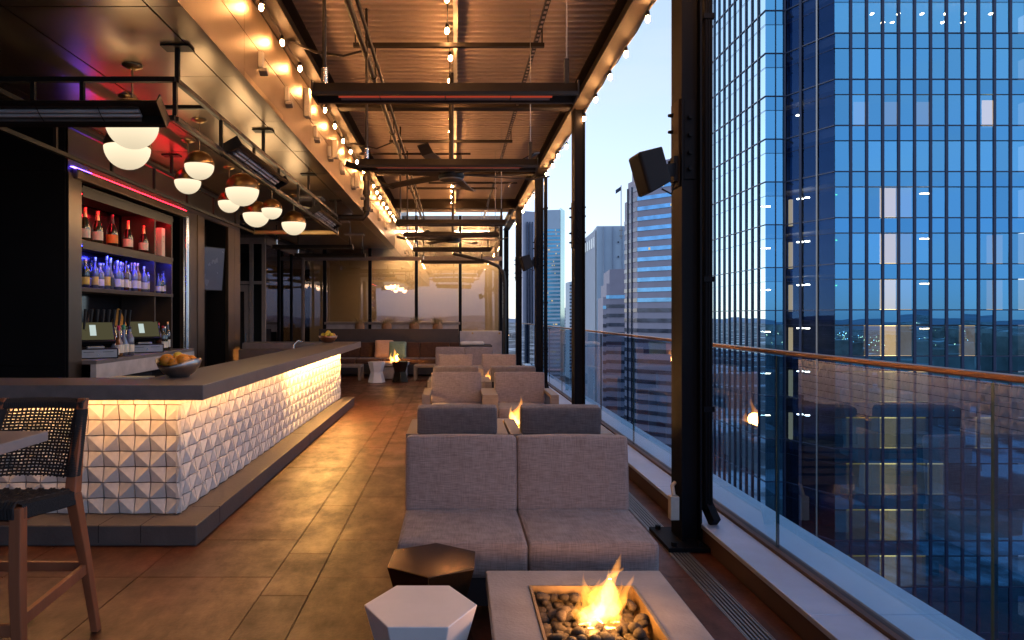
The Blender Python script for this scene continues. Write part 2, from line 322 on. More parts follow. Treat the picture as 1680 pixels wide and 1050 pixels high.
M['led_red'] = emit('led_red', (1.0, 0.012, 0.03), 75)
M['led_red_soft'] = emit('led_red_soft', (1.0, 0.012, 0.03), 26)
M['added_blue_led'] = emit('added_blue_led', (0.12, 0.06, 1.0), 24)
M['led_blue'] = emit('led_blue', (0.04, 0.05, 1.0), 130)
M['element'] = emit('heater_element', (1.0, 0.12, 0.06), 0.34)
M['element_cool'] = pbr('quartz_tube', (0.85, 0.88, 0.95), 0.2, 0.3)
M['pos'] = emit('pos_screen', (0.42, 0.38, 0.20), 0.17)
M['poswin'] = emit('pos_window', (0.75, 0.9, 0.85), 0.7)

# ================================================================== city ground and far city
GZ = -72.0
q = NT('city_ground')
tc = q.n('ShaderNodeTexCoord'); n1 = q.n('ShaderNodeTexNoise', i_Scale=0.012, i_Detail=6, i_Roughness=0.62); q.l(tc.outputs['Object'], n1.inputs['Vector'])
ra = q.n('ShaderNodeValToRGB'); e = ra.color_ramp.elements
e[0].position = 0.42; e[0].color = (0.045, 0.05, 0.06, 1); e[1].position = 0.60; e[1].color = (0.55, 0.58, 0.64, 1)
k = e.new(0.52); k.color = (0.10, 0.10, 0.11, 1)
q.l(n1.outputs[0], ra.inputs[0]); bs = q.n('ShaderNodeBsdfPrincipled', i_Roughness=0.9); q.l(ra.outputs[0], bs.inputs['Base Color'])
M['ground'] = q.surf(bs.outputs[0])
g = MB().add([(-9000, -9000, GZ), (9000, -9000, GZ), (9000, 9000, GZ), (-9000, 9000, GZ)], [(0, 1, 2, 3)]).build('ground', M['ground'])
g['kind'] = 'structure'
M['citywall'] = pbr('city_wall', (0.22, 0.21, 0.22), 0.8, 0, 0.6, 0.03, rnd=0.3)
M['cityroof'] = pbr('city_roof', (0.45, 0.47, 0.5), 0.9)
M['hill'] = pbr('hill', (0.20, 0.24, 0.34), 1.0, var=0.2, vscale=0.002)  # distance haze put into the bluish base colour
M['street'] = emit('street_light', (1.0, 0.66, 0.32), 14)
M['street_cool'] = emit('street_light_cool', (0.8, 0.92, 1.0), 12)
M['lit'] = emit('lit_window', (1.0, 0.74, 0.36), 0.75)
rng = random.Random(11)
mb = MB(); li = MB(); li2 = MB()
def cityblock(cx, cy, w_, d_, h_):
    mb.box(cx - w_ / 2, cx + w_ / 2, cy - d_ / 2, cy + d_ / 2, GZ - 1, GZ + h_)
for i in range(900):
    back = i % 3 != 0
    if back: x = rng.uniform(-500, 1800); y = -rng.uniform(90, 2600)
    else: x = rng.uniform(40, 1500); y = rng.uniform(330, 3000)
    dist = math.hypot(x, y); hh = rng.uniform(5, 14) if rng.random() < 0.85 else rng.uniform(14, 42)
    if not back and dist < 900: hh = min(hh, 22)
    if abs(x) < 60 and y > -60: continue
    cityblock(x, y, rng.uniform(14, 45), rng.uniform(14, 45), hh)
for i in range(26):      # taller blocks mirrored in the glass tower
    cityblock(rng.uniform(60, 420), -rng.uniform(130, 620), rng.uniform(16, 34), rng.uniform(16, 30), rng.uniform(25, 62))
o = mb.build('far_city', M['citywall']); tag(o, 'far low city blocks spread over the snowy plain', 'city', kind='stuff')
for i in range(1500):
    back = i % 4 != 0
    if back: x = rng.uniform(-300, 1900); y = -rng.uniform(70, 3200)
    else: x = rng.uniform(90, 1500); y = rng.uniform(250, 3500)
    dist = math.hypot(x, y); s = 0.10 + dist * 0.00042
    z = GZ + rng.uniform(4, 12)
    (li if rng.random() < 0.7 else li2).add([(x - s, y, z), (x, y - s, z), (x + s, y, z), (x, y + s, z), (x, y, z - s), (x, y, z + s)],
        [(0, 1, 5), (1, 2, 5), (2, 3, 5), (3, 0, 5), (1, 0, 4), (2, 1, 4), (3, 2, 4), (0, 3, 4)])
tag(li.build('city_lights', M['street']), 'warm points of street lights over the far city', 'street lights', kind='stuff')
tag(li2.build('city_lights', M['street_cool']), 'cool white points of lamps over the far city', 'street lights', kind='stuff')
mb = MB(); n = 90; ring = []
for i in range(n):
    a = 2 * math.pi * i / n; rr = 8600; hh = 30 + 50 * (0.5 + 0.5 * math.sin(i * 1.7) * math.cos(i * 0.63)) + rng.uniform(-10, 10)
    ring.append((rr * math.cos(a), rr * math.sin(a), GZ + hh))
inner = [(x * 0.86, y * 0.86, GZ - 2) for x, y, z in ring]
mb.add(ring + inner, [(i, (i + 1) % n, n + (i + 1) % n, n + i) for i in range(n)], True)
mb.build('hills', M['hill'])['kind'] = 'structure'

# ================================================================== the glass tower across the street
TW = thing('glass_tower', 'tall blue mirror glass office tower with dark vertical fins', 'tower', (34.5, 62, GZ))
M['towerglass'] = glass('tower_glass', (0.46, 0.44, 0.40), 0.60, gcol=(0.21, 0.62, 0.93), wav=0.22, wscale=0.30, rnd=0.22)
M['towerglass_clear'] = glass('tower_corner_glass', (0.34, 0.40, 0.50), 0.07, gcol=(0.08, 0.25, 0.8), wav=0.2, wscale=0.3)
M['spandrel'] = glass('tower_spandrel_glass', (0.10, 0.16, 0.28), 0.58, gcol=(0.18, 0.57, 0.90), wav=0.18, wscale=0.35, rnd=0.14)
M['sideglass'] = glass('tower_side_glass', (0.2, 0.3, 0.4), 0.86, gcol=(0.62, 0.86, 1.0), wav=0.10, wscale=0.3)
M['fin'] = pbr('tower_fin', (0.02, 0.035, 0.085), 0.4, 0.2, 0.1)
M['towerdark'] = pbr('tower_interior', (0.05, 0.055, 0.07), 0.9, 0, 0.4, 0.5)
M['towerfloor'] = pbr('tower_slab', (0.10, 0.10, 0.11), 0.9)
M['roomlight'] = emit('tower_ceiling_light', (1.0, 0.86, 0.60), 45.0)
M['roomwall'] = emit('tower_lit_wall', (1.0, 0.70, 0.30), 5.5)
M['roomwall_mid'] = emit('tower_mid_wall', (1.0, 0.66, 0.20), 3.0)
M['roomwall_dim'] = emit('tower_dim_wall', (0.9, 0.66, 0.34), 1.1)
M['gold_dim'] = emit('tower_gold_wall', (0.9, 0.60, 0.14), 0.55)
M['exitlight'] = emit('tower_exit_light', (0.1, 1.0, 0.35), 14.0)
BW, FH, Z0 = 1.45, 4.19, 27.21      # bay width, storey height, level of one floor line
T0 = Vector((34.5, 62, GZ))
rt = random.Random(5)
pane_v = MB().box(-0.69, 0.69, -0.015, 0.015, -1.34, 1.34).mesh('pane', M['towerglass'])
pane_s = MB().box(-0.69, 0.69, -0.015, 0.015, -0.65, 0.65).mesh('pane', M['spandrel'])
def quad(mb_, a, b, z0, z1, tilt):   # a facade pane between plan points a and b with a small random tilt
    d = Vector((b[0] - a[0], b[1] - a[1])); nx, ny = d.y, -d.x; L = math.hypot(nx, ny); nx /= L; ny /= L
    t = [rt.uniform(-tilt, tilt) for _ in range(3)]
    mb_.add([(a[0] + nx * t[0], a[1] + ny * t[0], z0), (b[0] + nx * t[1], b[1] + ny * t[1], z0), (b[0] + nx * (t[1] + t[2]), b[1] + ny * (t[1] + t[2]), z1), (a[0] + nx * (t[0] + t[2]), a[1] + ny * (t[0] + t[2]), z1)], [(0, 1, 2, 3)])
restv = MB(); rests = MB(); sidep = MB(); cv = MB()
NB = 14
for n_ in range(-5, 20):
    zt = Z0 - n_ * FH; zs = zt - FH * 0.33
    for k in range(NB):
        xc = 34.5 + (k + 0.5) * BW
        if 0 <= n_ <= 11 and k < 12:
            for me, z in ((pane_s, (zt + zs) / 2), (pane_v, (zs + zt - FH) / 2)):
                place('pane', me, TW, Vector((xc, 62, z)) - T0, (rt.gauss(0, 0.003), 0, rt.gauss(0, 0.003)))
        else:
            quad(restv, (34.5 + k * BW, 62), (34.5 + (k + 1) * BW, 62), zt - FH, zs, 0.003)
            quad(rests, (34.5 + k * BW, 62), (34.5 + (k + 1) * BW, 62), zs, zt, 0.003)
    # set-back strip, chamfered corner and the long side face
    for a, b in (((30.4, 66.8), (31.4, 66.8)), ((31.4, 66.8), (32.4, 66.8))):
        quad(restv, a, b, zt - FH, zs, 0.003); quad(rests, a, b, zs, zt, 0.003)
    for i in range(3):
        a = (32.4 + 2.1 * i / 3, 66.8 - 4.8 * i / 3); b = (32.4 + 2.1 * (i + 1) / 3, 66.8 - 4.8 * (i + 1) / 3)
        quad(cv, a, b, zt - FH, zt, 0.004)
    for i in range(15):
        a = (30.4, 66.8 + (i + 1) * BW); b = (30.4, 66.8 + i * BW)
        quad(sidep, a, b, zt - FH, zs, 0.004); quad(sidep, a, b, zs, zt, 0.004)
o = restv.build('vision_panes', M['towerglass'], TW, fix=False); o['kind'] = 'stuff'
o = rests.build('spandrel_panes', M['spandrel'], TW, fix=False); o['kind'] = 'stuff'
o = sidep.build('side_panes', M['sideglass'], TW, fix=False); o['kind'] = 'stuff'
o = cv.build('corner_panes', M['towerglass_clear'], TW, fix=False); o['kind'] = 'stuff'
zb, zt = Z0 - 20 * FH, Z0 + 5 * FH
for k in range(NB + 1):
    if k == 0: continue
    x = 34.5 + k * BW; MB().box(x - 0.125, x + 0.125, 61.915, 61.97, zb, zt).build('fin', M['fin'], TW)
for i in range(16):
    y = 66.8 + i * BW
    if i: MB().box(30.265, 30.37, y - 0.09, y + 0.09, zb, zt).build('fin', M['fin'], TW)
MB().box(31.37, 31.43, 66.72, 66.78, zb, zt).build('mullion', M['fin'], TW)
for i in (0, 1, 2):
    t = i / 3; MB().tube([(32.4 + 2.1 * t - 0.08, 66.8 - 4.8 * t - 0.03, zb), (32.4 + 2.1 * t - 0.08, 66.8 - 4.8 * t - 0.03, zt)], 0.09 if i != 1 else 0.16, 4).build('mullion', M['fin'] if i != 2 else M['galv'], TW)
for n_ in range(-5, 20):
    z = Z0 - n_ * FH; m_ = MB()
    outl = [(34.5 + NB * BW, 61.93), (34.46, 61.93), (32.36, 66.73), (30.33, 66.73), (30.33, 88.6)]
    for a, b in zip(outl[:-1], outl[1:]): m_.bar((a[0], a[1], z), (b[0], b[1], z), 0.07, 0.085)
    for a, b in zip(outl[:-1], outl[1:]): m_.bar((a[0], a[1], z - FH * 0.33), (b[0], b[1], z - FH * 0.33), 0.03, 0.022)
    m_.build('transom', M['fin'], TW)
    MB().prism([(34.5 + NB * BW, 62.12), (34.62, 62.12), (32.5, 66.98), (30.55, 66.98), (30.55, 88), (34.5 + NB * BW, 88)], z - 0.9, z - 0.2).build('floor_slab', M['towerfloor'], TW)
MB().prism([(34.5 + NB * BW, 66.4), (37, 66.4), (34.4, 70.0), (34.4, 88), (34.5 + NB * BW, 88)], zb, zt).build('core_wall', M['towerdark'], TW)
def room(k, n_, wall=None, dep=0.35, x0=0.0, x1=1.0):
    z1 = Z0 - n_ * FH - FH * 0.34; z0 = Z0 - (n_ + 1) * FH - 0.05; xa = 34.5 + (k + x0) * BW; xb = 34.5 + (k + x1) * BW
    MB().box(xa + 0.02, xb - 0.02, 62 + dep, 62 + dep + 0.1, z0, z1).build('lit_room_wall', wall or M['roomwall'], TW)
def ceil_light(x, y, z, L=1.1):
    MB().box(x - L / 2, x + L / 2, y, y + 0.25, z - 0.10, z).build('ceiling_light', M['roomlight'], TW)
for n_ in range(3, 12):
    room(3, n_, M['roomwall'] if n_ < 7 else M['roomwall_mid']); room(4, n_, M['roomwall_dim'])
    if n_ in (3, 4, 5, 6): ceil_light(34.5 + 4.55 * BW, 62.7, Z0 - n_ * FH - FH * 0.34 - 0.42, 1.0); ceil_light(34.5 + 6.4 * BW, 63.4, Z0 - n_ * FH - FH * 0.34 - 0.25, 0.9)
    if n_ in (3, 4, 5): MB().box(34.5 + 0.45 * BW, 34.5 + 0.55 * BW, 63, 63.05, Z0 - n_ * FH - FH * 0.34 - 0.55, Z0 - n_ * FH - FH * 0.34 - 0.45).build('exit_sign', M['exitlight'], TW)
for n_ in range(7, 13):
    for k in (1, 2, 5): room(k, n_, M['gold_dim'], 0.6)
for k, n_ in ((4, 8), (2, 9), (8, 6), (9, 8), (6, 9), (5, 7), (2, 6)): room(k, n_, M['roomwall_dim'])
room(10, 1, M['roomwall'], 1.5, 0.05, 0.95); room(10, 4, M['roomwall_dim'], 1.2, 0.2, 1.2); room(10, 5, M['roomwall_dim'], 1.2, 0.2, 1.2)
for k in (2, 4, 6): room(k, 1, M['roomwall_dim'], 2.0)
for k, dz in ((2.9, 1.8), (4.6, 1.8), (6.1, 1.8), (7.6, 1.8), (8.8, 1.8), (10.5, 1.8), (3.6, 2.6), (4.2, 2.6), (7.4, 2.6), (8.7, 2.6)):
    ceil_light(34.5 + k * BW, 63.2, Z0 + FH - dz, 0.22)
for n_ in range(3, 9):
    zc = Z0 - n_ * FH - FH * 0.40
    ceil_light(33.6, 66.3, zc, 0.5); ceil_light(33.95, 65.6, zc, 0.35); ceil_light(31.2, 68.4, zc - 0.4, 0.9)
    MB().box(32.9, 33.2, 67.0, 67.3, zc - 2.6, zc).build('glowing_cladding', M['roomwall_dim'], TW)  # glow put into the cladding so the column looks lit
ceil_light(33.3, 66.0, Z0 - FH - 2.0, 0.35)

# ================================================================== other buildings down the street
M['granite'] = pbr('pink_granite', (0.27, 0.265, 0.35), 0.7, 0, 0.08, 0.2)
M['bandglass'] = pbr('band_window', (0.10, 0.26, 0.50), 0.08, 0.85, 0.25, 0.25)
M['bandglass_dark'] = pbr('band_window_dark', (0.05, 0.065, 0.11), 0.12, 0.5, 0.5, 0.3)
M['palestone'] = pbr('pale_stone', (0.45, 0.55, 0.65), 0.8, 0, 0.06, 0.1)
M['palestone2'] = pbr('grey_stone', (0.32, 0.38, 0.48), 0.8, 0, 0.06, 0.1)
M['cyanglass'] = pbr('cyan_window', (0.14, 0.45, 0.60), 0.08, 0.8, 0.2, 0.1)
M['greenglass'] = pbr('green_glass', (0.30, 0.55, 0.55), 0.1, 0.8, 0.1, 0.1)
M['greystripe'] = pbr('grey_pier', (0.42, 0.43, 0.52), 0.8)
def offs(poly, i, d):     # two ends of wall i pushed outwards by d (poly runs clockwise seen from above towards us)
    a = Vector(poly[i]); b = Vector(poly[(i + 1) % len(poly)]); t = (b - a).normalized(); nrm = Vector((t.y, -t.x))
    return a + nrm * d, b + nrm * d
def banded(B, walls, z0, z1, fh, bh, mats, lit=(), seed=1, nm='window_band'):
    r_ = random.Random(seed); nfl = int((z1 - z0) / fh)
    for f_ in range(nfl):
        zt_ = z1 - f_ * fh - fh * 0.45
        for (a, b), mt in zip(walls, mats):
            a = Vector((a[0], a[1])); b = Vector((b[0], b[1])); t = (b - a).normalized(); nrm = Vector((t.y, -t.x)); L = (b - a).length
            m_ = mt(f_) if callable(mt) else mt
            mid = MB(); p0 = a + nrm * 0.12; p1 = b + nrm * 0.12
            mid.bar((p0.x, p0.y, zt_ - bh / 2), (p1.x, p1.y, zt_ - bh / 2), 0.25, bh)
            o = mid.build(nm, m_, B)
            if L > 9 and r_.random() < 0.55:
                for _ in range(r_.randint(1, 3)):
                    u = r_.uniform(0.05, 0.9) * L; w_ = r_.choice((0.8, 1.2, 2.4)); s0 = a + t * u + nrm * 0.26; s1 = a + t * (u + w_) + nrm * 0.26
                    MB().bar((s0.x, s0.y, zt_ - bh / 2), (s1.x, s1.y, zt_ - bh / 2), 0.06, bh * 0.62).build('lit_window', M['lit'], B)
def prism_wall(B, poly, z1, mat, name='wall_block'): return MB().prism(poly, GZ - 1, z1).build(name, mat, B)
# granite stepped block: corner at px 1046
def at(px, Y): return (PX(px, Y), Y)
A, Bq = at(1046, 270), (112.0, 229.0)
L1, L2, L3 = at(1037, 275), at(1030.5, 279), at(1025, 283)
GB = thing('granite_office_block', 'stepped pink granite office block with long blue window bands', 'office block', (A[0], A[1], GZ))
z1, z2, z3 = PZ(272, 272), PZ(301, 279), PZ(333, 283)
bk = (150.0, 300.0)
prism_wall(GB, [A, Bq, (150, 270), (120, 330), (L1[0] + 12, L1[1] + 40), L1], z1, M['granite'])
prism_wall(GB, [L1, (L1[0] + 11, L1[1] + 39), (L2[0] + 11, L2[1] + 39), L2], z2, M['granite'])
prism_wall(GB, [L2, (L2[0] + 11, L2[1] + 38), (L3[0] + 11, L3[1] + 38), L3], z3, M['granite'])
fh = 4.0
gm = lambda f_: M['bandglass'] if f_ < 12 else M['bandglass_dark']
banded(GB, [(A, Bq), (L1, A)], GZ + 4, z1 - 7.0, fh, 1.55, [gm, M['bandglass_dark']], seed=3)
banded(GB, [(L2, L1)], GZ + 4, z1 - 11.0, fh, 1.55, [M['bandglass_dark']], seed=4)
banded(GB, [(L3, L2)], GZ + 4, z1 - 19.0, fh, 1.55, [M['bandglass_dark']], seed=5)
for p in (L1, L2): MB().bar((p[0] - 0.3, p[1] - 0.3, GZ), (p[0] - 0.3, p[1] - 0.3, z1 - 8), 0.5).build('corner_joint', M['bandglass_dark'], GB)
# its lower wing
w0, w1, w2, w3 = at(1027, 292), at(1000, 296), at(995, 297), at(989.5, 298)
GW = thing('granite_annex', 'lower stepped granite annex beside the blue banded block', 'office block', (w1[0], w1[1], GZ))
for a, b, py in ((w1, w0, 442), (w2, w1, 465), (w3, w2, 487)):
    prism_wall(GW, [a, b, (b[0] + 4, b[1] + 30), (a[0] + 4, a[1] + 30)], PZ(py, 296), M['granite'])
    banded(GW, [(a, b)], GZ + 4, PZ(max(py, 470) , 296) - 2.0, fh, 1.5, [lambda f_: M['bandglass'] if f_ == 0 else M['bandglass_dark']], seed=int(py))
# pale windowless slab tower with a flagpole
c0, c1, c2 = at(959, 450), at(979, 400), at(1060, 398)
PB = thing('pale_slab_tower', 'pale blue grey slab tower with almost no windows', 'tower', (c1[0], c1[1], GZ))
zp = PZ(371, 400)
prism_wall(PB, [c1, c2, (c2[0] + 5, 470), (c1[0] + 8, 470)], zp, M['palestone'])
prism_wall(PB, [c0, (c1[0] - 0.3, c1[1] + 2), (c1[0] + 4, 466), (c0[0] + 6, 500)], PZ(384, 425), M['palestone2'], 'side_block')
d_ = Vector((c1[0] - c0[0], c1[1] - c0[1])).normalized(); nr = Vector((d_.y, -d_.x)); Ls = math.hypot(c1[0] - c0[0], c1[1] - c0[1])
for i in range(5):
    s0 = Vector(c0) + d_ * (Ls * (0.06 + i * 0.18)) + nr * 0.2; s1 = s0 + d_ * (Ls * 0.12)
    MB().bar((s0.x, s0.y, PZ(402, 425)), (s1.x, s1.y, PZ(402, 425)), 0.3, 6.0).build('louvre_panel', M['bandglass_dark'], PB)
for i in range(8):
    x = c1[0] + 3.5 + i * 5.5; MB().box(x, x + 0.18, 397.2 + 0.6, 399.6, GZ, zp - 0.4).build('wall_joint', M['palestone2'], PB)
for i in range(12):
    z = zp - 10 - i * 8.5; MB().box(PX(1014, 399) - 0.35, PX(1014, 399) + 0.35, 398.2, 398.9, z, z + 0.9).build('small_window', M['bandglass_dark'], PB)
FP = thing('flagpole', 'tall thin flagpole with dark flag on the pale slab tower', 'flagpole', (PX(1019, 396), 396.6, PZ(392, 396)))
MB().tube([P(1019, 392, 396.6), P(1019, 304, 396.6)], 0.28, 6).build('pole', M['galv'], FP)
for py in (378, 387): MB().tube([P(1016, py, 396.6), P(1022, py, 396.6)], 0.3, 6).build('pole_bracket', M['galv'], FP)
f0 = P(1019, 305, 396.6)
vs_ = []
for i in range(7):
    u = i / 6; 
    for j in (0, 1): vs_.append((f0.x - 3.2 * u, f0.y + 0.4 * math.sin(u * 6), f0.z - 0.2 - j * 2.3 - 2.2 * u))
fl = MB().add(vs_, [(2 * i, 2 * i + 1, 2 * i + 3, 2 * i + 2) for i in range(6)], True).build('flag', M['fin'], FP)
sm = fl.modifiers.new('thick', 'SOLIDIFY'); sm.thickness = 0.06
# cyan banded tower
k0, k1, k2 = at(880, 705), at(919, 700), at(926.5, 720)
CB = thing('cyan_banded_tower', 'slim tower of cyan glass bands with green glass edge', 'tower', (k0[0], k0[1], GZ))
zc = PZ(344, 700)
prism_wall(CB, [k0, k1, (k1[0] + 1, 740), (k0[0], 740)], zc, M['palestone'])
prism_wall(CB, [(k1[0] + 0.4, k1[1] + 0.5), k2, (k2[0], 745), (k1[0] + 1.2, 745)], PZ(342, 705), M['greenglass'], 'glass_edge')
banded(CB, [(k0, k1)], GZ + 4, zc - 18, 4.03, 2.0, [M['cyanglass']], seed=9)
# striped tower
s0, s1 = at(858, 500), at(880, 505)
SB = thing('striped_tower', 'tower with white vertical piers and dark glass strips', 'tower', (s0[0], s0[1], GZ))
zs_ = PZ(346, 500)
prism_wall(SB, [s0, s1, (s1[0], 530), (s0[0], 530)], zs_, M['greystripe'])
for i in range(3):
    x = PX(864 + i * 4.2, 500); MB().box(x, x + 0.95, s0[1] - 0.4, s0[1] + 0.6 + i * 0.8, GZ, zs_ - 8).build('window_strip', M['bandglass_dark'], SB)
u0, u1 = at(927, 900), at(938, 905)
UB = thing('low_banded_tower', 'low grey banded tower standing far down the street', 'tower', (u0[0], u0[1], GZ))
prism_wall(UB, [u0, u1, (u1[0], 930), (u0[0], 930)], PZ(505, 900), M['palestone2']); banded(UB, [(u0, u1)], GZ + 4, PZ(505, 900) - 2, 4, 1.8, [M['bandglass_dark']], seed=2)
u0, u1 = at(934.5, 800), at(948, 800)
UB = thing('white_ribbed_tower', 'white tower with thin dark ribs behind the steel column', 'tower', (u0[0], u0[1], GZ))
prism_wall(UB, [u0, u1, (u1[0], 830), (u0[0], 830)], PZ(462, 800), M['palestone']); banded(UB, [(u0, u1)], GZ + 4, PZ(462, 800) - 2, 4, 1.6, [M['bandglass_dark']], seed=6)

# ================================================================== the bar's own building and terrace
HB = thing('bar_building', 'dark building block that carries the rooftop terrace', 'building', (-9, 9, GZ))
MB().box(-22, 2.30, -14, 26, GZ - 1, -0.36).build('lower_block', M['citywall'], HB)
MB().box(-22, -1.76, -8, 26, 3.62, 26).build('upper_block', M['bronze_dark'], HB)
fl = MB().box(-8, 1.67, -8, 20.6, -0.35, -0.012).build('terrace_floor', M['grout']); fl['kind'] = 'structure'
fl['label'] = 'brown concrete paving of the terrace'
xs = [-8.28, -7.48, -6.68, -5.88, -5.08, -4.28, -3.48, -2.68, -1.88, -1.08, -0.81, -0.01, 0.79, 1.40]
ys = [-8.3, -7.0, -5.6, -4.3, -3.0, -1.6, -0.3, 1.35, 2.70, 4.05, 4.72, 5.84, 6.97, 8.31, 9.65, 10.99, 12.33, 13.67, 15.0, 16.35, 17.7, 19.0, 20.6]
cache = {}
for i in range(len(xs) - 1):
    if xs[i + 1] < -4.4: continue
    for j in range(len(ys) - 1):
        a, b = xs[i + 1] - xs[i], ys[j + 1] - ys[j]; dy = 0.27 if i == 9 else 0
        key = (round(a, 3), round(b, 3))
        if key not in cache: cache[key] = MB().box(-a / 2 + 0.003, a / 2 - 0.003, -b / 2 + 0.003, b / 2 - 0.003, -0.012, 0).mesh('floor_tile', M['tile_floor'])
        o = place('floor_tile', cache[key], fl, ((xs[i] + xs[i + 1]) / 2, (ys[j] + ys[j + 1]) / 2 - dy, random.uniform(-0.0012, 0.0)))
MB().box(1.53, 1.668, -3, 20.6, -0.012, -0.001).build('edge_strip', M['tile_floor'], fl)
# linear drain
DR = thing('linear_drain', 'long slotted steel drain set along the terrace edge', 'drain', (1.465, 3, -0.01))
MB().box(1.403, 1.527, -1, 20, -0.011, -0.008).build('channel', M['seam'], DR)
for i in range(6):
    x = 1.411 + i * 0.0215; MB().box(x - 0.0055, x + 0.0055, -1, 20, -0.008, 0.003).build('slot_bar', M['galv'], DR)
for x in (1.40, 1.53): MB().box(x - 0.003, x + 0.003, -1, 20, -0.011, 0.004).build('edge_bar', M['galv'], DR)
# kerb, sill and outer ledge
PK = thing('parapet', 'low parapet with pale sill and sky blue ledge under the glass guard', 'parapet', (2.0, 9, 0))
MB().box(1.675, 2.27, -4, 20.6, -0.3, 0.118).build('kerb', M['riser'], PK)
y = -4.0
while y < 20:
    MB().box(1.66, 1.888, y + 0.002, y + 2.398, 0.118, 0.148).build('sill_slab', M['sill'], PK, 0.004)
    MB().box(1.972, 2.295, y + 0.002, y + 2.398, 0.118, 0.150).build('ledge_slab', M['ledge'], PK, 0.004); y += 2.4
MB().box(1.892, 1.968, -4, 20.6, 0.112, 0.165).build('base_shoe', M['riser'], PK)
# guard panels and rail
gl_me = MB().box(-0.007, 0.007, -0.812, 0.812, 0, 1.145).mesh('pane', M['guard'])
ed_me = MB().box(-0.0075, 0.0075, -0.004, 0.004, 0, 1.145).mesh('pane_edge', M['guardedge'])
for i in range(13):
    yc = 2.44 - 1.64 + 0.82 + 1.64 * (i - 1)
    GP = thing('glass_guard_panel', 'tinted frameless glass guard panel between the base shoe and handrail', 'glass panel', (1.93, yc, 0.16), 'glass guard panels along the terrace edge')
    place('pane', gl_me, GP, (0, 0, 0.006)); place('pane_edge', ed_me, GP, (0, 0.817, 0.006)); place('pane_edge', ed_me, GP, (0, -0.817, 0.006))
RL = MB().box(1.905, 1.955, -1, 20.5, 1.322, 1.346).build('handrail', M['rail'], None, 0.006); tag(RL, 'slim bronze handrail running along the top of the glass guard', 'handrail')

# ================================================================== steel columns
COLY = [0.48, 4.60, 8.72, 12.84, 16.96, 21.08]
def column(y, label):
    C = thing('steel_column', label, 'column', (1.6, y + 0.11, 0), 'steel columns along the terrace edge')
    MB().box(1.53, 1.543, y, y + 0.22, 0.03, 4.2).build('flange', M['steel'], C); MB().box(1.654, 1.667, y, y + 0.22, 0.03, 4.2).build('flange', M['steel'], C)
    MB().box(1.543, 1.654, y + 0.055, y + 0.067, 0.03, 4.2).build('web', M['steel'], C)
    MB().box(1.40, 1.672, y - 0.14, y + 0.32, 0.003, 0.03).build('base_plate', M['steel'], C, 0.003)
    for bx, by in ((1.45, y - 0.09), (1.62, y - 0.09), (1.45, y + 0.27)):
        MB().lathe([(0, 0.055), (0.02, 0.055), (0.02, 0.03), (0, 0.03)], 6, (bx, by, 0), False).build('anchor_bolt', M['steel'], C)
    MB().box(1.56, 1.638, y + 0.043, y + 0.055, 2.48, 3.02).build('splice_plate', M['steel'], C, 0.002)
    MB().box(1.518, 1.53, y + 0.03, y + 0.19, 2.43, 3.02).build('splice_plate', M['beam'], C, 0.002)
    bo = bpy.data.meshes.new('t')
    for z in (2.55, 2.66, 2.78, 2.90):
        MB().tube([(1.598, y + 0.043, z), (1.598, y + 0.018, z)], 0.016, 6).build('bolt', M['steel'], C)
    for z in (2.50, 2.62, 2.83, 2.945):
        MB().tube([(1.52, y + 0.16, z), (1.488, y + 0.16, z)], [0.016, 0.010], 6).build('bolt', M['steel'], C)
        MB().tube([(1.667, y + 0.06, z), (1.685, y + 0.06, z)], 0.013, 6).build('bolt', M['steel'], C)
    return C
for y, lb in zip(COLY[1:], ('dark steel column carrying a loudspeaker and a downpipe beside near sofa', 'dark steel column with bolted splice behind the grey lounge chairs',
        'dark steel column carrying the small far loudspeaker', 'dark steel column in line past the second loudspeaker column', 'dark steel column beyond the end glass wall')):
    column(y, lb)
for y, lb in ((COLY[1], 'dark ribbed downpipe behind the column with the loudspeaker'), (COLY[3], 'thin downpipe behind the far loudspeaker column')):
    D = thing('downpipe', lb, 'downpipe', (1.72, y + 0.12, 0.15))
    MB().box(1.692, 1.748, y + 0.02, y + 0.13, 0.24, 4.2).build('pipe', M['steel'], D, 0.004)
    for i in range(3): MB().box(1.700 + i * 0.016, 1.706 + i * 0.016, y + 0.012, y + 0.02, 0.24, 4.2).build('rib', M['steel'], D)
    MB().bar((1.72, y + 0.07, 0.27), (1.74, y - 0.04, 0.165), 0.056, 0.08).build('elbow', M['steel'], D, 0.004)
    for z in (0.9, 1.78, 3.56): MB().box(1.682, 1.755, y + 0.005, y + 0.14, z, z + 0.035).build('strap', M['steel'], D)
JB = MB().box(1.455, 1.515, 4.60, 4.66, 0.17, 0.33).build('junction_box', M['whitebox'], None, 0.005); tag(JB, 'small grey electrical box fixed to the column foot', 'electrical box')
MB().tube([(1.485, 4.63, 0.33), (1.485, 4.66, 0.39), (1.515, 4.70, 0.40)], 0.014, 8).build('conduit', M['whitebox'], JB)

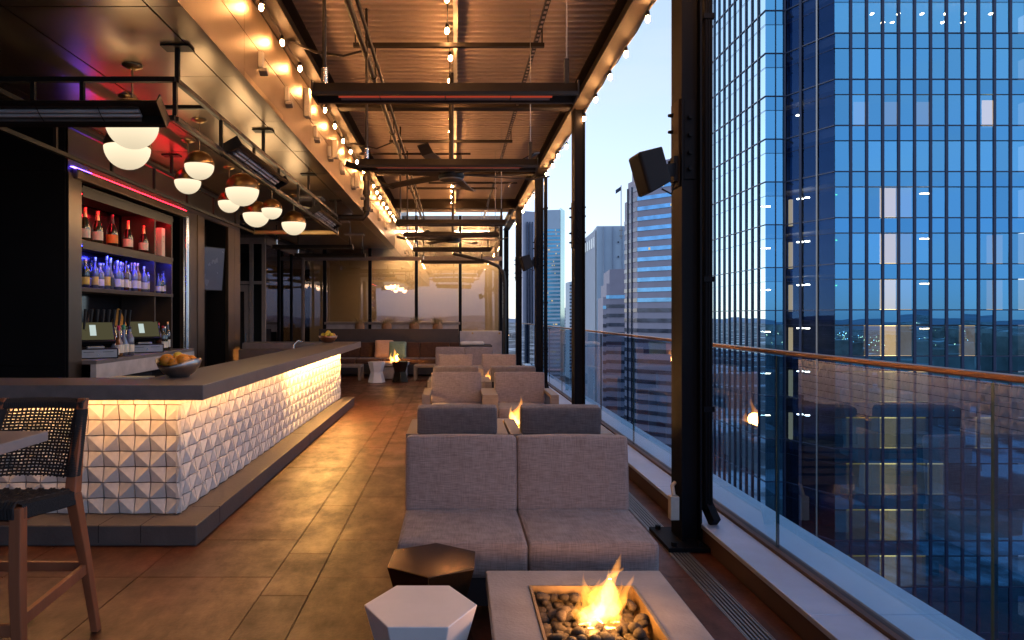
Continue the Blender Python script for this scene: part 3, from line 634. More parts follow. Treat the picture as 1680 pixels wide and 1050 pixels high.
# ================================================================== canopy roof
CR = thing('canopy_roof', 'corrugated metal canopy roof on steel beams over the lounge', 'roof', (0, 9, 4.2))
prof = []; pitch = 0.126; y = -8.0; zc_ = 4.47
while y < 19.3:
    prof += [(y, zc_), (y + 0.046, zc_), (y + 0.062, zc_ + 0.05), (y + 0.110, zc_ + 0.05)]; y += pitch
vs_ = [(x, a, b) for a, b in prof for x in (-1.72, 1.72)]
fs_ = [(2 * i, 2 * i + 1, 2 * i + 3, 2 * i + 2) for i in range(len(prof) - 1)]
MB().add(vs_, fs_).build('corrugated_deck', M['deck'], CR)
MB().box(-1.9, 1.72, -8, 19.35, 4.55, 4.62).build('roof_sheet', M['bronze_dark'], CR)
def ibeam_y(x0, x1, z0, z1, ya, yb, nm='edge_beam'):
    xm = (x0 + x1) / 2; m_ = MB()
    m_.box(x0, x1, ya, yb, z0, z0 + 0.016).box(x0, x1, ya, yb, z1 - 0.016, z1).box(xm - 0.006, xm + 0.006, ya, yb, z0 + 0.016, z1 - 0.016)
    return m_.build(nm, M['beam'], CR)
def ibeam_x(y0, y1, z0, z1, xa, xb):
    ym = (y0 + y1) / 2; m_ = MB()
    m_.box(xa, xb, y0, y1, z0, z0 + 0.016).box(xa, xb, y0, y1, z1 - 0.016, z1).box(xa, xb, ym - 0.006, ym + 0.006, z0 + 0.016, z1 - 0.016)
    return m_.build('cross_beam', M['beam'], CR)
ibeam_y(1.50, 1.69, 4.20, 4.463, -8, 21.2); ibeam_y(-1.69, -1.50, 4.20, 4.463, -8, 19.5)
for y in COLY[1:5]: ibeam_x(y + 0.03, y + 0.19, 4.22, 4.455, -1.59, 1.59)
MB().box(-0.015, 0.03, -2, 18.9, 4.36, 4.464).build('centre_channel', M['whitebox'], CR)
MB().box(0.79, 0.83, -2, 18.9, 4.27, 4.31).build('strut_channel', M['blacksteel'], CR)
sl = MB()
y = 5.6
while y < 14: sl.box(0.797, 0.823, y, y + 0.045, 4.268, 4.2695); y += 0.10
o = sl.build('strut_slots', M['deck'], CR); o['kind'] = 'stuff'
SP = thing('sprinkler_pipe', 'pair of black pipes running along under the canopy deck', 'pipe', (-0.83, 9, 4.05))
MB().tube([(-0.86, -2, 4.08), (-0.86, 18.6, 4.08)], 0.030, 10).build('pipe', M['blacksteel'], SP)
MB().tube([(-0.79, -2, 4.11), (-0.79, 18.6, 4.11)], 0.018, 8).build('pipe', M['blacksteel'], SP)
for y in (5.0, 7.2, 9.4, 11.6, 13.8, 16): MB().tube([(-0.86, y, 4.08), (-0.86, y + 0.06, 4.08)], 0.042, 10).build('coupling', M['blacksteel'], SP); MB().tube([(-0.86, y + 0.2, 4.1), (-0.86, y + 0.2, 4.47)], 0.008, 6).build('hanger', M['blacksteel'], SP)
for i, y in enumerate((6.64, 10.3, 14.1)):
    U = thing('cross_strut', 'black steel cross strut hung on rods under the canopy', 'strut', (0, y, 4.16), 'cross struts under the canopy')
    MB().box(-0.985, 0.87, y - 0.02, y + 0.02, 4.16, 4.20).build('strut', M['blacksteel'], U)
    for x in (-0.965, 0.85): MB().tube([(x, y, 4.20), (x, y, 4.47)], 0.008, 6).build('rod', M['blacksteel'], U)
for y, x0, x1 in ((10.75, -1.5, 0.25), (13.1, -0.5, 1.2)):
    U = thing('branch_pipe', 'short black branch pipe crossing under the canopy deck at ' + ('the first fan' if y < 11 else 'the far struts'), 'pipe', (0, y, 4.1))
    MB().tube([(x0, y, 4.10), (x1, y, 4.10)], 0.018, 8).build('pipe', M['blacksteel'], U); MB().tube([(x1 - 0.15, y, 4.10), (x1 - 0.15, y, 4.02)], 0.012, 6).build('sprinkler_head', M['chrome'], U)
for pts, lb in (([(-1.62, 6.6, 4.22), (-1.35, 6.6, 4.10), (-1.1, 6.75, 4.12), (-0.88, 6.9, 4.24)], 'black cable looping from fascia to pipes by the first strut'),
                ([(-1.6, 10.5, 4.2), (-1.2, 10.5, 4.12), (-0.95, 10.5, 4.22), (-0.84, 10.6, 4.1)], 'black cable looping to the pipes near the first fan'),
                ([(-1.6, 13.4, 4.1), (-1.2, 13.4, 4.05), (-0.9, 13.4, 4.2)], 'black cable looping to the pipes near the far strut')):
    tag(MB().tube(pts, 0.012, 6).build('cable', M['blacksteel']), lb, 'cable')

# ================================================================== soffit over the bar and its fascia
SO = MB().box(-8, -1.72, -8, 19.6, 3.53, 3.60).build('ceiling', M['seam']); SO['kind'] = 'structure'; SO['label'] = 'bronze metal panel soffit over the bar'
sx = [-8.3, -7.39, -6.48, -5.56, -4.65, -3.73, -2.82, -1.91, -1.70]; sy = [4.26 + 1.255 * i for i in range(-9, 12)] + [19.58]
for i in range(len(sx) - 1):
    for j in range(len(sy) - 1):
        a = sx[i + 1] - sx[i]; b = sy[j + 1] - sy[j]; key = ('s', round(a, 3), round(b, 3))
        if key not in cache:
            cache[key] = MB().box(-a / 2 + 0.006, a / 2 - (0.006 if i < len(sx) - 2 else 0), -b / 2 + 0.004, b / 2 - 0.004, 0, 0.05).mesh('panel', M['bronze'])
        place('panel', cache[key], SO, ((sx[i] + sx[i + 1]) / 2, (sy[j] + sy[j + 1]) / 2, 3.48), (random.gauss(0, 0.0012), random.gauss(0, 0.0012), 0))
FA = thing('fascia', 'bronze metal fascia of long panels between the soffit and canopy', 'fascia', (-1.72, 9, 3.5))
MB().box(-1.76, -1.725, -8, 19.55, 3.50, 4.46).build('backing', M['seam'], FA)
for j in range(len(sy) - 1):
    a, b = sy[j], sy[j + 1]
    if j % 2 == 0: b2 = sy[min(j + 2, len(sy) - 1)]
    else: continue
    for z0, z1 in ((3.485, 3.845), (3.853, 4.195)):
        MB().box(-1.725, -1.70, a + 0.003, b2 - 0.003, z0, z1).build('panel', M['bronze_fascia'], FA)
# little flood lights and boxes on the fascia
FL = thing('fascia_floodlight', 'small box floodlight fixed to the bronze fascia', 'floodlight', (-1.70, 5.93, 3.77), 'floodlights along the fascia')
m_ = MB().box(-1.70, -1.66, 5.90, 5.96, 3.70, 3.84); m_.build('body', M['whitebox'], FL, 0.006)
MB().extr([(5.885, 3.69), (5.975, 3.69), (5.975, 3.66), (5.93, 3.63), (5.885, 3.66)], 'x', -1.69, -1.62).build('snout', M['galv'], FL, 0.004)
for y, z in ((6.85, 3.77), (8.24, 3.77), (9.15, 3.75), (10.1, 3.77), (11.2, 3.75), (12.3, 3.77), (13.6, 3.75), (15.0, 3.77), (16.4, 3.75)):
    copy_thing(FL, (-1.70, y, z))
for y, z0, z1, lb in ((7.75, 3.80, 4.12, 'upright cream junction box on the fascia beside the first heater'), (9.55, 3.75, 4.0, 'upright cream junction box on the fascia past the first heater'), (11.7, 3.75, 4.0, 'upright cream junction box on the fascia under the first fan')):
    tag(MB().box(-1.70, -1.64, y - 0.06, y + 0.06, z0, z1).build('wall_box', M['whitebox'], None, 0.005), lb, 'electrical box')
DP = thing('drain_stack', 'black cast drain pipe dropping past the fascia to the soffit', 'pipe', (-1.6, 12.4, 3.4))
MB().tube([(-1.60, 12.4, 4.15), (-1.60, 12.4, 3.40), (-1.66, 12.4, 3.33), (-4.2, 12.4, 3.33)], 0.055, 10).build('pipe', M['blacksteel'], DP)
for z in (3.45, 3.75, 4.0): MB().tube([(-1.60, 12.4, z), (-1.60, 12.4, z + 0.07)], 0.075, 10).build('flange', M['blacksteel'], DP)
DC = thing('dome_camera', 'white dome security camera under the soffit past the pendants', 'camera', (-2.02, 12.9, 3.40))
MB().lathe([(0.085, 0.08), (0.085, 0.02), (0.07, 0.0), (0, 0.0)], 14, (-2.02, 12.9, 3.40)).build('housing', M['whitebox'], DC)
MB().lathe([(0.055, 0.0), (0.05, -0.03), (0.03, -0.05), (0, -0.057)], 12, (-2.02, 12.9, 3.40)).build('dome', M['speaker'], DC)
for x, y in ((-2.3, 11.2), (-2.3, 13.9), (-2.3, 16.2)):
    tag(MB().box(x - 0.3, x + 0.15, y - 0.15, y + 0.15, 3.455, 3.485).build('soffit_hatch', M['whitebox'], None, 0.004), 'pale rectangular hatch set in the soffit beyond the pendants', 'hatch', 'hatches in the soffit')

# ================================================================== bar back wall
BWL = thing('bar_back_wall', 'dark bronze clad wall with the lit back bar niche', 'wall', (-3.75, 8, 0))
MB().box(-8, -3.752, 6.62, 6.85, 0, 3.475).build('black_panel', M['blackwall'], BWL)
MB().box(-8, -7.9, -8, 6.58, 0, 3.475).build('unseen_side_wall', M['blackwall'], BWL); MB().box(-8, -3.77, 6.600, 6.62, 0, 1.06).build('black_panel', M['blackwall'], BWL); MB().box(-8, -3.77, 6.600, 6.62, 1.066, 2.95).build('black_panel', M['blackwall'], BWL); MB().box(-8, -3.77, 6.600, 6.62, 2.956, 3.475).build('black_panel', M['blackwall'], BWL)  # unseen wall on the left side added to cut sky fill
def wallpart(nm, y0, y1, z0, z1, mat, x=-3.75, th=0.05, bev=0.0): return MB().box(x - th, x, y0, y1, z0, z1).build(nm, mat, BWL, bev)
wallpart('pilaster', 6.62, 6.85, 0.02, 2.95, M['bronze_wall'], -3.742, 0.008); wallpart('header_panel', 6.62, 9.60, 3.02, 3.475, M['bronze_dark'])
wallpart('header_panel', 9.60, 11.95, 3.02, 3.475, M['bronze_dark'], -3.76)
SH = MB().box(-3.80, -3.70, 6.70, 9.55, 2.90, 3.0).build('shutter_box', M['bronze_wall'], BWL, 0.01)
wallpart('jamb_panel', 9.46, 9.96, 0.0, 3.018, M['bronze_dark'], -3.76); wallpart('pilaster', 9.96, 10.22, 0, 3.018, M['bronze_wall'], -3.745)
MB().box(-4.15, -4.10, 10.22, 11.30, 0, 3.018).build('recess_back', M['blackwall'], BWL); MB().box(-4.15, -3.77, 9.96, 10.21, 0, 3.0).build('recess_cheek', M['blackwall'], BWL); 
wallpart('pilaster', 11.30, 11.60, 0, 3.018, M['bronze_wall'], -3.745); wallpart('pilaster', 11.606, 11.92, 0, 3.018, M['bronze_wall'], -3.745); MB().box(-5.5, -3.80, 11.31, 11.95, 0, 3.475).build('recess_cheek', M['blackwall'], BWL)
MB().tube([(-3.70, 9.42, 1.1), (-3.70, 9.42, 2.92)], 0.035, 12).build('shutter_track', M['chrome'], BWL)
MB().box(-4.25, -4.20, 6.85, 9.46, 0, 3.475).build('niche_back', M['mirror'], BWL); MB().box(-4.2, -3.80, 6.85, 9.46, 3.40, 3.43).build('niche_top', M['blackwall'], BWL)
MB().box(-8, -4.3, 6.9, 20, 3.40, 3.47).build('ceiling_fill', M['blackwall'], BWL)
# shelf unit
SU = thing('bottle_shelf', 'back bar shelf unit lit red above and blue below', 'shelf', (-3.95, 8, 1.1))
sm_ = M['shelfwood']
for z in (2.80, 2.275, 1.795): MB().box(-4.18, -3.76, 6.86, 9.12, z, z + 0.045).build('shelf_board', sm_, SU, 0.003)
for y in (6.862, 8.575, 9.09): MB().box(-4.185, -3.772, y, y + 0.035, 1.12, 2.86).build('upright', sm_, SU)
for z, mt in ((2.792, M['led_red']), (2.267, M['led_blue'])):
    MB().box(-3.80, -3.785, 6.92, 8.55, z - 0.006, z).build('led_strip', mt, SU); MB().box(-3.80, -3.785, 8.63, 9.07, z - 0.006, z).build('led_strip', mt, SU)
MB().box(-3.768, -3.756, 6.90, 9.09, 2.846, 2.868).build('shelf_lip', sm_, SU)
for z in (2.755, 2.23): MB().box(-3.768, -3.756, 6.90, 9.09, z, z + 0.05).build('shelf_lip', sm_, SU)
MB().box(-3.742, -3.712, 7.0, 9.45, 3.001, 3.006).build('shutter_led', M['led_red_soft'], BWL); MB().box(-3.742, -3.712, 6.64, 6.98, 3.001, 3.006).build('shutter_led', M['added_blue_led'], BWL)  # blue strip added to tint the soffit reflection purple
# back counter
BC = thing('back_counter', 'back bar counter with grey front under the bottle shelf', 'counter', (-3.7, 8, 0))
MB().box(-4.2, -3.60, 6.86, 9.44, 1.06, 1.10).build('counter_top', M['counter'], BC, 0.003); MB().box(-3.66, -3.602, 6.86, 9.44, 0.90, 1.06).build('front_apron', M['whitepanel'], BC)
MB().box(-4.2, -3.70, 6.86, 9.44, 0.0, 0.90).build('cabinet', M['blackwall'], BC); MB().box(-3.70, -3.68, 6.95, 8.3, 0.70, 0.87).build('drawer', M['darkframe'], BC)
MB().bar((-3.665, 7.4, 0.80), (-3.665, 7.6, 0.80), 0.02, 0.02).build('drawer_handle', M['chrome'], BC)
TV = thing('wall_television', 'switched off television screen on the dark recess wall', 'television', (-3.98, 10.75, 2.3))
tv = MB().box(-0.03, 0.0, -0.42, 0.42, -0.35, 0.35).build('screen_housing', M['speaker']); tv.parent = TV; tv.rotation_euler = (0, R(6), R(-32))
tv2 = MB().box(0.001, 0.004, -0.405, 0.405, -0.335, 0.335).build('screen', M['screen_off']); tv2.parent = TV; tv2.rotation_euler = (0, R(6), R(-32))
MB().box(-4.10, -4.0, 10.7, 10.8, 2.2, 2.4).build('wall_mount', M['speaker'], TV)

# ================================================================== entrance glazing and end glass wall
def glazed(W, axis, c, spans, z0, z1, mat):
    for a, b in spans:
        m_ = MB().box(a + 0.03, b - 0.03, c - 0.006, c + 0.006, z0, z1) if axis == 'x' else MB().box(c - 0.006, c + 0.006, a + 0.03, b - 0.03, z0, z1)
        m_.build('pane', mat, W)
YB = 19.6; ZH = 3.19
EN = thing('entrance_glazing', 'glazed entrance walls with door between the bar and lounge end', 'glass wall', (-4.6, 17, 0))
fr = M['frame']
MB().box(-6.5, -4.33, 15.55, 15.65, ZH, ZH + 0.14).build('header', fr, EN); MB().box(-4.41, -4.31, 15.65, 19.55, ZH, ZH + 0.14).build('header', fr, EN)
for x in (-4.36, -4.64): MB().box(x - 0.04, x + 0.04, 15.56, 15.64, 0, ZH).build('mullion', fr, EN)
MB().box(-6.5, -4.33, 15.57, 15.63, 2.27, 2.34).build('transom', fr, EN)
glazed(EN, 'x', 15.6, [(-4.64, -4.36)], 0.05, ZH, M['doorglass']); glazed(EN, 'x', 15.6, [(-6.4, -4.68)], 2.34, ZH, M['doorglass'])
DO = MB().box(-4.98, -4.70, 15.57, 15.63, 0.02, 2.25).build('door', fr, EN); MB().box(-4.93, -4.80, 15.56, 15.57, 0.3, 2.1).build('door_pane', M['doorglass'], DO); MB().bar((-4.75, 15.53, 0.95), (-4.75, 15.53, 1.15), 0.025).build('handle', M['chrome'], DO)
MB().box(-6.4, -5.0, 15.57, 15.6, 0.02, 2.25).build('side_panel', M['blackwall'], EN)
for y in (16.9, 18.2): MB().box(-4.40, -4.32, y - 0.03, y + 0.03, 0, ZH).build('mullion', M['steel'], EN)
glazed(EN, 'y', -4.36, [(15.64, 16.9), (16.9, 18.2), (18.2, 19.55)], 0.05, ZH, M['doorglass'])
MB().box(-6.5, -4.33, 15.56, 15.64, ZH + 0.14, 3.475).build('upper_panel', M['bronze_dark'], EN); MB().box(-4.40, -4.33, 15.65, 19.55, ZH + 0.14, 3.475).build('upper_panel', M['bronze_dark'], EN)
EW = thing('end_glass_wall', 'glass wall closing the far end of the terrace', 'glass wall', (-1.5, YB, 0))
MX = [-4.36, -3.73, -2.43, -1.10, 0.157, 1.33]
MB().box(-4.3, 1.36, YB - 0.07, YB + 0.05, ZH - 0.06, ZH + 0.05).build('header', M['frame'], EW)
for x in MX: MB().box(x - 0.045, x + 0.045, YB - 0.06, YB + 0.05, 0, 4.42).build('mullion', M['steel'] if x > -4.3 else fr, EW)
for i in range(5):
    a, b = MX[i] + 0.05, MX[i + 1] - 0.05; z0 = (0.05, 1.38, 1.38, 1.38, 1.13)[i]
    MB().box(a, b, YB - 0.006, YB + 0.006, z0, ZH - 0.06).build('pane', M['endglass'], EW); MB().box(a, b, YB - 0.006, YB + 0.006, ZH + 0.05, 4.42).build('upper_pane', M['doorglass'], EW)
MB().box(-3.73, 0.157, YB - 0.08, YB + 0.03, 1.30, 1.37).build('sill', M['frame'], EW); MB().box(-3.68, 0.11, YB - 0.02, YB + 0.02, 0, 1.30).build('lower_panel', M['whitepanel'], EW)
# lit room with blinds behind the end glass
RM = thing('lit_room', 'softly lit room with beige blinds behind the end glass wall', 'room', (-1.5, 21, 0))
M['blind'] = pbr('beige_blind', (0.56, 0.46, 0.33), 0.9, 0, 0.05, 2)
MB().box(-4.3, -1.15, 20.25, 20.28, 0, 4.2).build('blind', M['blind'], RM); MB().box(-1.12, 1.3, 20.25, 20.28, 0, 4.2).build('blind', M['blind'], RM)
MB().box(-8, 1.4, 20.9, 21.0, 0, 4.25).build('back_wall', M['blackwall'], RM)
for x in (-3.2, -1.4, 0.5):
    MB().box(x - 0.5, x + 0.5, 19.86, 19.96, 3.98, 4.02).build('room_light', emit('room_lamp', (1.0, 0.74, 0.44), 420.0), RM)
WP = thing('white_screen_panel', 'white low screen panel beside the bench at the end wall', 'panel', (0.7, 19.2, 0))
MB().box(0.14, 1.32, 19.15, 19.20, 0.06, 1.12).build('panel', M['whitepanel'], WP, 0.01)
for x in (0.5, 1.25): MB().tube([(x, 19.16, 1.06), (x, 19.12, 1.06)], 0.03, 8).build('knob', M['brass'], WP)
BP = thing('bent_drain_pipe', 'bent drain pipe turning down beside the end glass wall', 'pipe', (1.36, 18.9, 0.1))
MB().tube([(-0.05, 18.9, 3.28), (0.9, 18.9, 3.05), (1.2, 18.9, 2.92), (1.35, 18.9, 2.75), (1.38, 18.9, 2.5), (1.38, 18.9, 0.0)], 0.05, 10).build('pipe', M['blacksteel'], BP)

# ================================================================== the bar
BAR = thing('bar', 'long bar with grey top and white faceted tile front', 'bar', (-2.0, 8, 0))
TX, TY, TE, S = -1.942, 4.833, 11.80, 0.1109
ZP = 0.139
MB().prism([(-3.69, TY + 0.03), (TX - 0.03, TY + 0.03), (TX - 0.03, TE - 0.01), (-3.64, TE - 0.01), (-3.64, TE - 0.3), (-2.27, TE - 0.3), (-2.27, 5.10), (-3.69, 5.10)], 0, 0.98).build('core', M['bargrout'], BAR)
ct = MB().prism([(-3.70, 4.58), (-1.689, 4.58), (-1.689, 12.30), (-3.66, 12.30), (-3.66, 11.75), (-2.285, 11.75), (-2.285, 5.117), (-3.70, 5.117)], 0.982, 1.084)
ct.build('counter_top', M['counter'], BAR, 0.004)
MB().prism([(-3.69, 5.117), (-2.285, 5.117), (-2.285, 5.15), (-3.69, 5.15)], 1.03, 1.082).build('rubber_mat', M['rope'], BAR)
pl = MB()
pl.prism([(-3.70, 4.593), (-1.739, 4.593), (-1.739, 11.82), (-2.2, 11.82), (-2.2, 5.0), (-3.70, 5.0)], 0, ZP)
pl.build('foot_step', M['concrete'], BAR, 0.008)
for y in (5.05, 8.2): MB().box(-1.9421, -1.7383, y, y + 0.006, 0.02, ZP + 0.0008).build('step_joint', M['grout'], BAR)
MB().box(-2.40, -2.395, 4.592, 4.80, 0.02, ZP + 0.0008).build('step_joint', M['grout'], BAR); MB().box(-2.116, -2.11, 4.5925, 4.8, 0.02, ZP + 0.0008).build('step_joint', M['grout'], BAR)
# faceted tiles: ridge along one diagonal, alternating like a checkerboard
def tile_mesh(par):
    g_ = 0.0042; hi, lo = 0.023, 0.003; m_ = MB(); h_ = S / 2 - g_
    co = [(-h_, -h_), (h_, -h_), (h_, h_), (-h_, h_)]      # x to the right, z up, y out of the wall is -y
    zz = [hi if (k % 2 == 0) == par else lo for k in range(4)]
    top = [(x, -d, z) for (x, z), d in zip(co, zz)]; bot = [(x, 0.004, z) for x, z in co]
    m_.add(top + bot, ([(0, 1, 2), (0, 2, 3)] if par else [(0, 1, 3), (1, 2, 3)]) + [(i, 4 + i, 4 + (i + 1) % 4, (i + 1) % 4) for i in range(4)])
    return m_
tm = [tile_mesh(True).mesh('tile', M['bartile']), tile_mesh(False).mesh('tile', M['bartile'])]
tb = [tile_mesh(True), tile_mesh(False)]
L0 = root_loc(BAR)
for r_ in range(7):
    z = ZP + 0.004 + S * (r_ + 0.5)
    for c in range(15):
        place('tile', tm[(r_ + c) % 2], BAR, Vector((TX - S * (c + 0.5), TY + 0.03, z)) - L0, (random.gauss(0, .004), 0, random.gauss(0, .004)))
NS = int((TE - TY) / S); rest = MB()
for r_ in range(7):
    z = ZP + 0.004 + S * (r_ + 0.5)
    for c in range(NS):
        yc = TY + S * (c + 0.5)
        if c < 27: place('tile', tm[(r_ + c + 1) % 2], BAR, Vector((TX - 0.03, yc, z)) - L0, (0, random.gauss(0, .006), R(90) + random.gauss(0, .006)))
        else:
            t_ = tb[(r_ + c + 1) % 2]; rest.add([(TX - 0.03 - y_, yc + x_, z + z_) for x_, y_, z_ in t_.v], t_.f)
o = rest.build('far_tiles', M['bartile'], BAR); o['kind'] = 'stuff'
zt_ = ZP + 0.004 + 7 * S
for c in range(15): MB().box(TX - S * (c + 1) + 0.003, TX - S * c - 0.003, TY - 0.002, TY + 0.03, zt_ + 0.004, 0.981).build('cap_tile', M['bartile'], BAR)
for c in range(NS): MB().box(TX - 0.03, TX + 0.002, TY + S * c + 0.003, TY + S * (c + 1) - 0.003, zt_ + 0.004, 0.981).build('cap_tile', M['bartile'], BAR)
# light strips tucked under the overhang
for y0, y1, mt in ((4.72, 7.85, M['led_dim']), (7.9, 11.75, M['led'])):
    MB().box(-1.822, -1.808, y0, y1, 0.968, 0.9815).build('led_strip', mt, BAR)
MB().box(-3.6, -1.83, 4.705, 4.719, 0.968, 0.9815).build('led_strip', M['led_dim'], BAR)
MB().box(-3.66, -2.40, 5.2, 5.6, 0.55, 0.90).build('under_bar_sink', M['chrome'], BAR); MB().box(-2.9, -2.40, 6.2, 11.2, 0.62, 0.92).build('under_bar_rail', M['galv'], BAR)
FT = thing('bar_faucet', 'slim chrome faucet at the inner edge of the bar', 'faucet', (-2.5, 10.6, 0.92)); MB().tube([(-2.5, 10.6, 0.92), (-2.5, 10.6, 1.10), (-2.46, 10.7, 1.16), (-2.42, 10.85, 1.13)], 0.012, 8).build('spout', M['chrome'], FT)
# fruit bowls
def bowl(x, y, mat, lb, fruits, wavy):
    B = thing('fruit_bowl', lb, 'bowl', (x, y, 1.084)); n = 28; rings = [(0.055, 0.0), (0.075, 0.004), (0.115, 0.035), (0.148, 0.075), (0.166, 0.12), (0.160, 0.12), (0.142, 0.077), (0.11, 0.04), (0.0, 0.014)]
    vs_ = []
    for i, (r_, z) in enumerate(rings):
        for k_ in range(n):
            a = 2 * math.pi * k_ / n; zz = z * (1 + wavy * math.cos(2 * a + 0.5) * (z / 0.12))
            vs_.append((x + r_ * math.cos(a), y + r_ * math.sin(a), 1.0845 + zz))
    MB().add(vs_, [(i * n + k_, i * n + (k_ + 1) % n, (i + 1) * n + (k_ + 1) % n, (i + 1) * n + k_) for i in range(len(rings) - 1) for k_ in range(n)], True).add(vs_[:n], [tuple(range(n))]).build('bowl', mat, B)
    for i, (dx, dy, dz, r_, lem) in enumerate(fruits):
        nm = 'lemon' if lem else 'orange'
        F_ = thing(nm, ('yellow lemon' if lem else 'round orange') + ' in the ' + ('brushed steel' if mat is M['bowlsteel'] else 'copper') + ' fruit bowl', 'fruit', (x + dx, y + dy, 1.084 + dz), 'fruit in the ' + ('steel' if mat is M['bowlsteel'] else 'copper') + ' bowl')
        k_ = 1.25 if lem else 0.95; pr = [(0.001, -r_ * k_)] + [(r_ * math.sin(t), -r_ * k_ * math.cos(t)) for t in [math.pi * j / 10 for j in range(1, 10)]] + [(0.001, r_ * k_)]
        b_ = MB().lathe(pr, 14)
        m4 = Euler((R(70) if lem else R(20 * i), R(30 * i), R(40 * i))).to_matrix(); b_.v = [tuple(m4 @ Vector(p_) + Vector((x + dx, y + dy, 1.084 + dz))) for p_ in b_.v]
        b_.build('peel', M['lemon'] if lem else M['orange'], F_)
        st = MB().lathe([(0.006, 0), (0.004, 0.006), (0, 0.007)], 6); nn = Vector((0.35, -0.8, 0.45)).normalized() * r_ * 0.97; st.v = [tuple(Vector(p_) + Vector((x + dx, y + dy, 1.084 + dz)) + nn) for p_ in st.v]; st.build('stem_end', M['grass'], F_)
fr1 = [(-0.07, -0.05, 0.13, 0.052, 0), (0.055, -0.06, 0.128, 0.052, 0), (-0.005, -0.075, 0.105, 0.048, 0), (0.09, 0.01, 0.12, 0.045, 0), (-0.02, 0.03, 0.155, 0.036, 1), (-0.115, 0.0, 0.11, 0.032, 1), (0.03, 0.05, 0.12, 0.05, 0), (-0.06, 0.05, 0.1, 0.05, 0)]
bowl(-2.10, 5.20, M['bowlsteel'], 'brushed steel bowl with wavy rim full of oranges on near bar corner', fr1, 0.22)
fr2 = [(-0.08, -0.03, 0.13, 0.04, 1), (0.06, -0.05, 0.13, 0.04, 1), (-0.01, -0.06, 0.14, 0.04, 1), (0.0, 0.02, 0.17, 0.04, 1), (0.08, 0.04, 0.12, 0.046, 0), (-0.05, 0.06, 0.12, 0.046, 0)]
bowl(-2.20, 11.86, M['copper'], 'copper bowl of lemons on the far end of the bar', fr2, 0.0)

# ================================================================== bottles, terminals and taps on the back bar
def gl_bottle(nm, col, rough=0.08): return pbr(nm, col, rough, 0.0, 0.05, spec=0.9, coat=0.6)
BG = {'green': gl_bottle('green_glass_bottle', (0.02, 0.035, 0.012)), 'dark': gl_bottle('dark_bottle', (0.012, 0.009, 0.008)), 'clear': gl_bottle('clear_bottle', (0.13, 0.14, 0.18)), 'amber': gl_bottle('amber_bottle', (0.22, 0.075, 0.02)), 'brown': gl_bottle('brown_bottle', (0.10, 0.03, 0.012)), 'blue': gl_bottle('blue_bottle', (0.06, 0.09, 0.22))}
FOIL = {'gold': pbr('gold_foil', (0.75, 0.42, 0.22), 0.35, 0.8), 'red': pbr('red_cap', (0.45, 0.02, 0.03), 0.4), 'black': pbr('black_cap', (0.02, 0.02, 0.02), 0.4), 'green': pbr('green_cap', (0.03, 0.25, 0.08), 0.4), 'silver': pbr('silver_cap', (0.6, 0.6, 0.62), 0.3, 0.9)}
LAB = {'cream': M['paper'], 'orange': pbr('orange_label', (0.75, 0.26, 0.05), 0.6), 'black': pbr('black_label', (0.03, 0.03, 0.03), 0.5), 'yellow': pbr('yellow_label', (0.75, 0.5, 0.08), 0.6)}
def bottle(px, x, z, h_, r_, shape, g_, cap, lab, label, group=None):
    y = -x * F / (CX - px) if px else 0; y = (x) * F / (px - CX)
    B = thing('champagne_bottle' if shape == 'champ' else 'bottle', label, 'bottle', (x, y, z), group)
    if shape == 'champ': pr = [(0, 0), (r_, 0.004), (r_, h_ * 0.42), (r_ * 0.86, h_ * 0.55), (r_ * 0.42, h_ * 0.72), (r_ * 0.30, h_ * 0.80)]; capz = 0.70
    elif shape == 'square': pr = [(0, 0), (r_, 0.003), (r_, h_ * 0.58), (r_ * 0.8, h_ * 0.66), (r_ * 0.36, h_ * 0.72), (r_ * 0.34, h_ * 0.90)]; capz = 0.88
    elif shape == 'round': pr = [(0, 0), (r_ * 0.9, 0.003), (r_ * 1.15, h_ * 0.22), (r_ * 1.0, h_ * 0.42), (r_ * 0.4, h_ * 0.62), (r_ * 0.34, h_ * 0.86)]; capz = 0.84
    else: pr = [(0, 0), (r_, 0.003), (r_, h_ * 0.60), (r_ * 0.75, h_ * 0.68), (r_ * 0.38, h_ * 0.76), (r_ * 0.36, h_ * 0.92)]; capz = 0.90
    MB().lathe(pr, 14 if shape != 'square' else 8, (x, y, z)).build('glass_body', BG[g_], B)
    rc = pr[-1][0] * 1.12 if shape != 'champ' else r_ * 0.44
    MB().lathe([(rc, h_ * capz), (pr[-1][0] * 1.15, h_ * 0.84 if shape == 'champ' else h_ * (capz + .03)), (pr[-1][0] * 1.15, h_), (0, h_)], 12, (x, y, z)).build('cap', FOIL[cap], B)
    if lab: 
        k_ = 1.17 if shape == 'round' else 1.012
        MB().lathe([(r_ * k_, h_ * 0.12), (r_ * k_, h_ * 0.38)], 14 if shape != 'square' else 8, (x, y, z)).build('paper_label', LAB[lab], B)
    return B
for px, h_, r_, lab, lb, cap in ((139.5, 0.36, 0.052, 'cream', 'dark champagne bottle half hidden behind the shelf upright', 'gold'), (160, 0.36, 0.055, 'cream', 'green champagne magnum with gold foil on the red shelf', 'gold'), (184, 0.37, 0.06, 'orange', 'black champagne magnum with orange label on the red shelf', 'black'),
        (210, 0.35, 0.055, 'cream', 'champagne bottle with gold foil beside the orange labelled one', 'gold'), (235.5, 0.345, 0.055, 'cream', 'champagne bottle with gold foil nearest the shelf divider', 'gold')):
    bottle(px, -3.86, 2.32, h_, r_, 'champ', 'green' if px < 170 else 'dark', cap, lab, lb)
GBX = thing('gift_box', 'tall cream gift box standing in the red shelf end bay', 'box', (-3.88, -3.88 * F / (262 - CX), 2.32)); yg = -3.88 * F / (262 - CX)
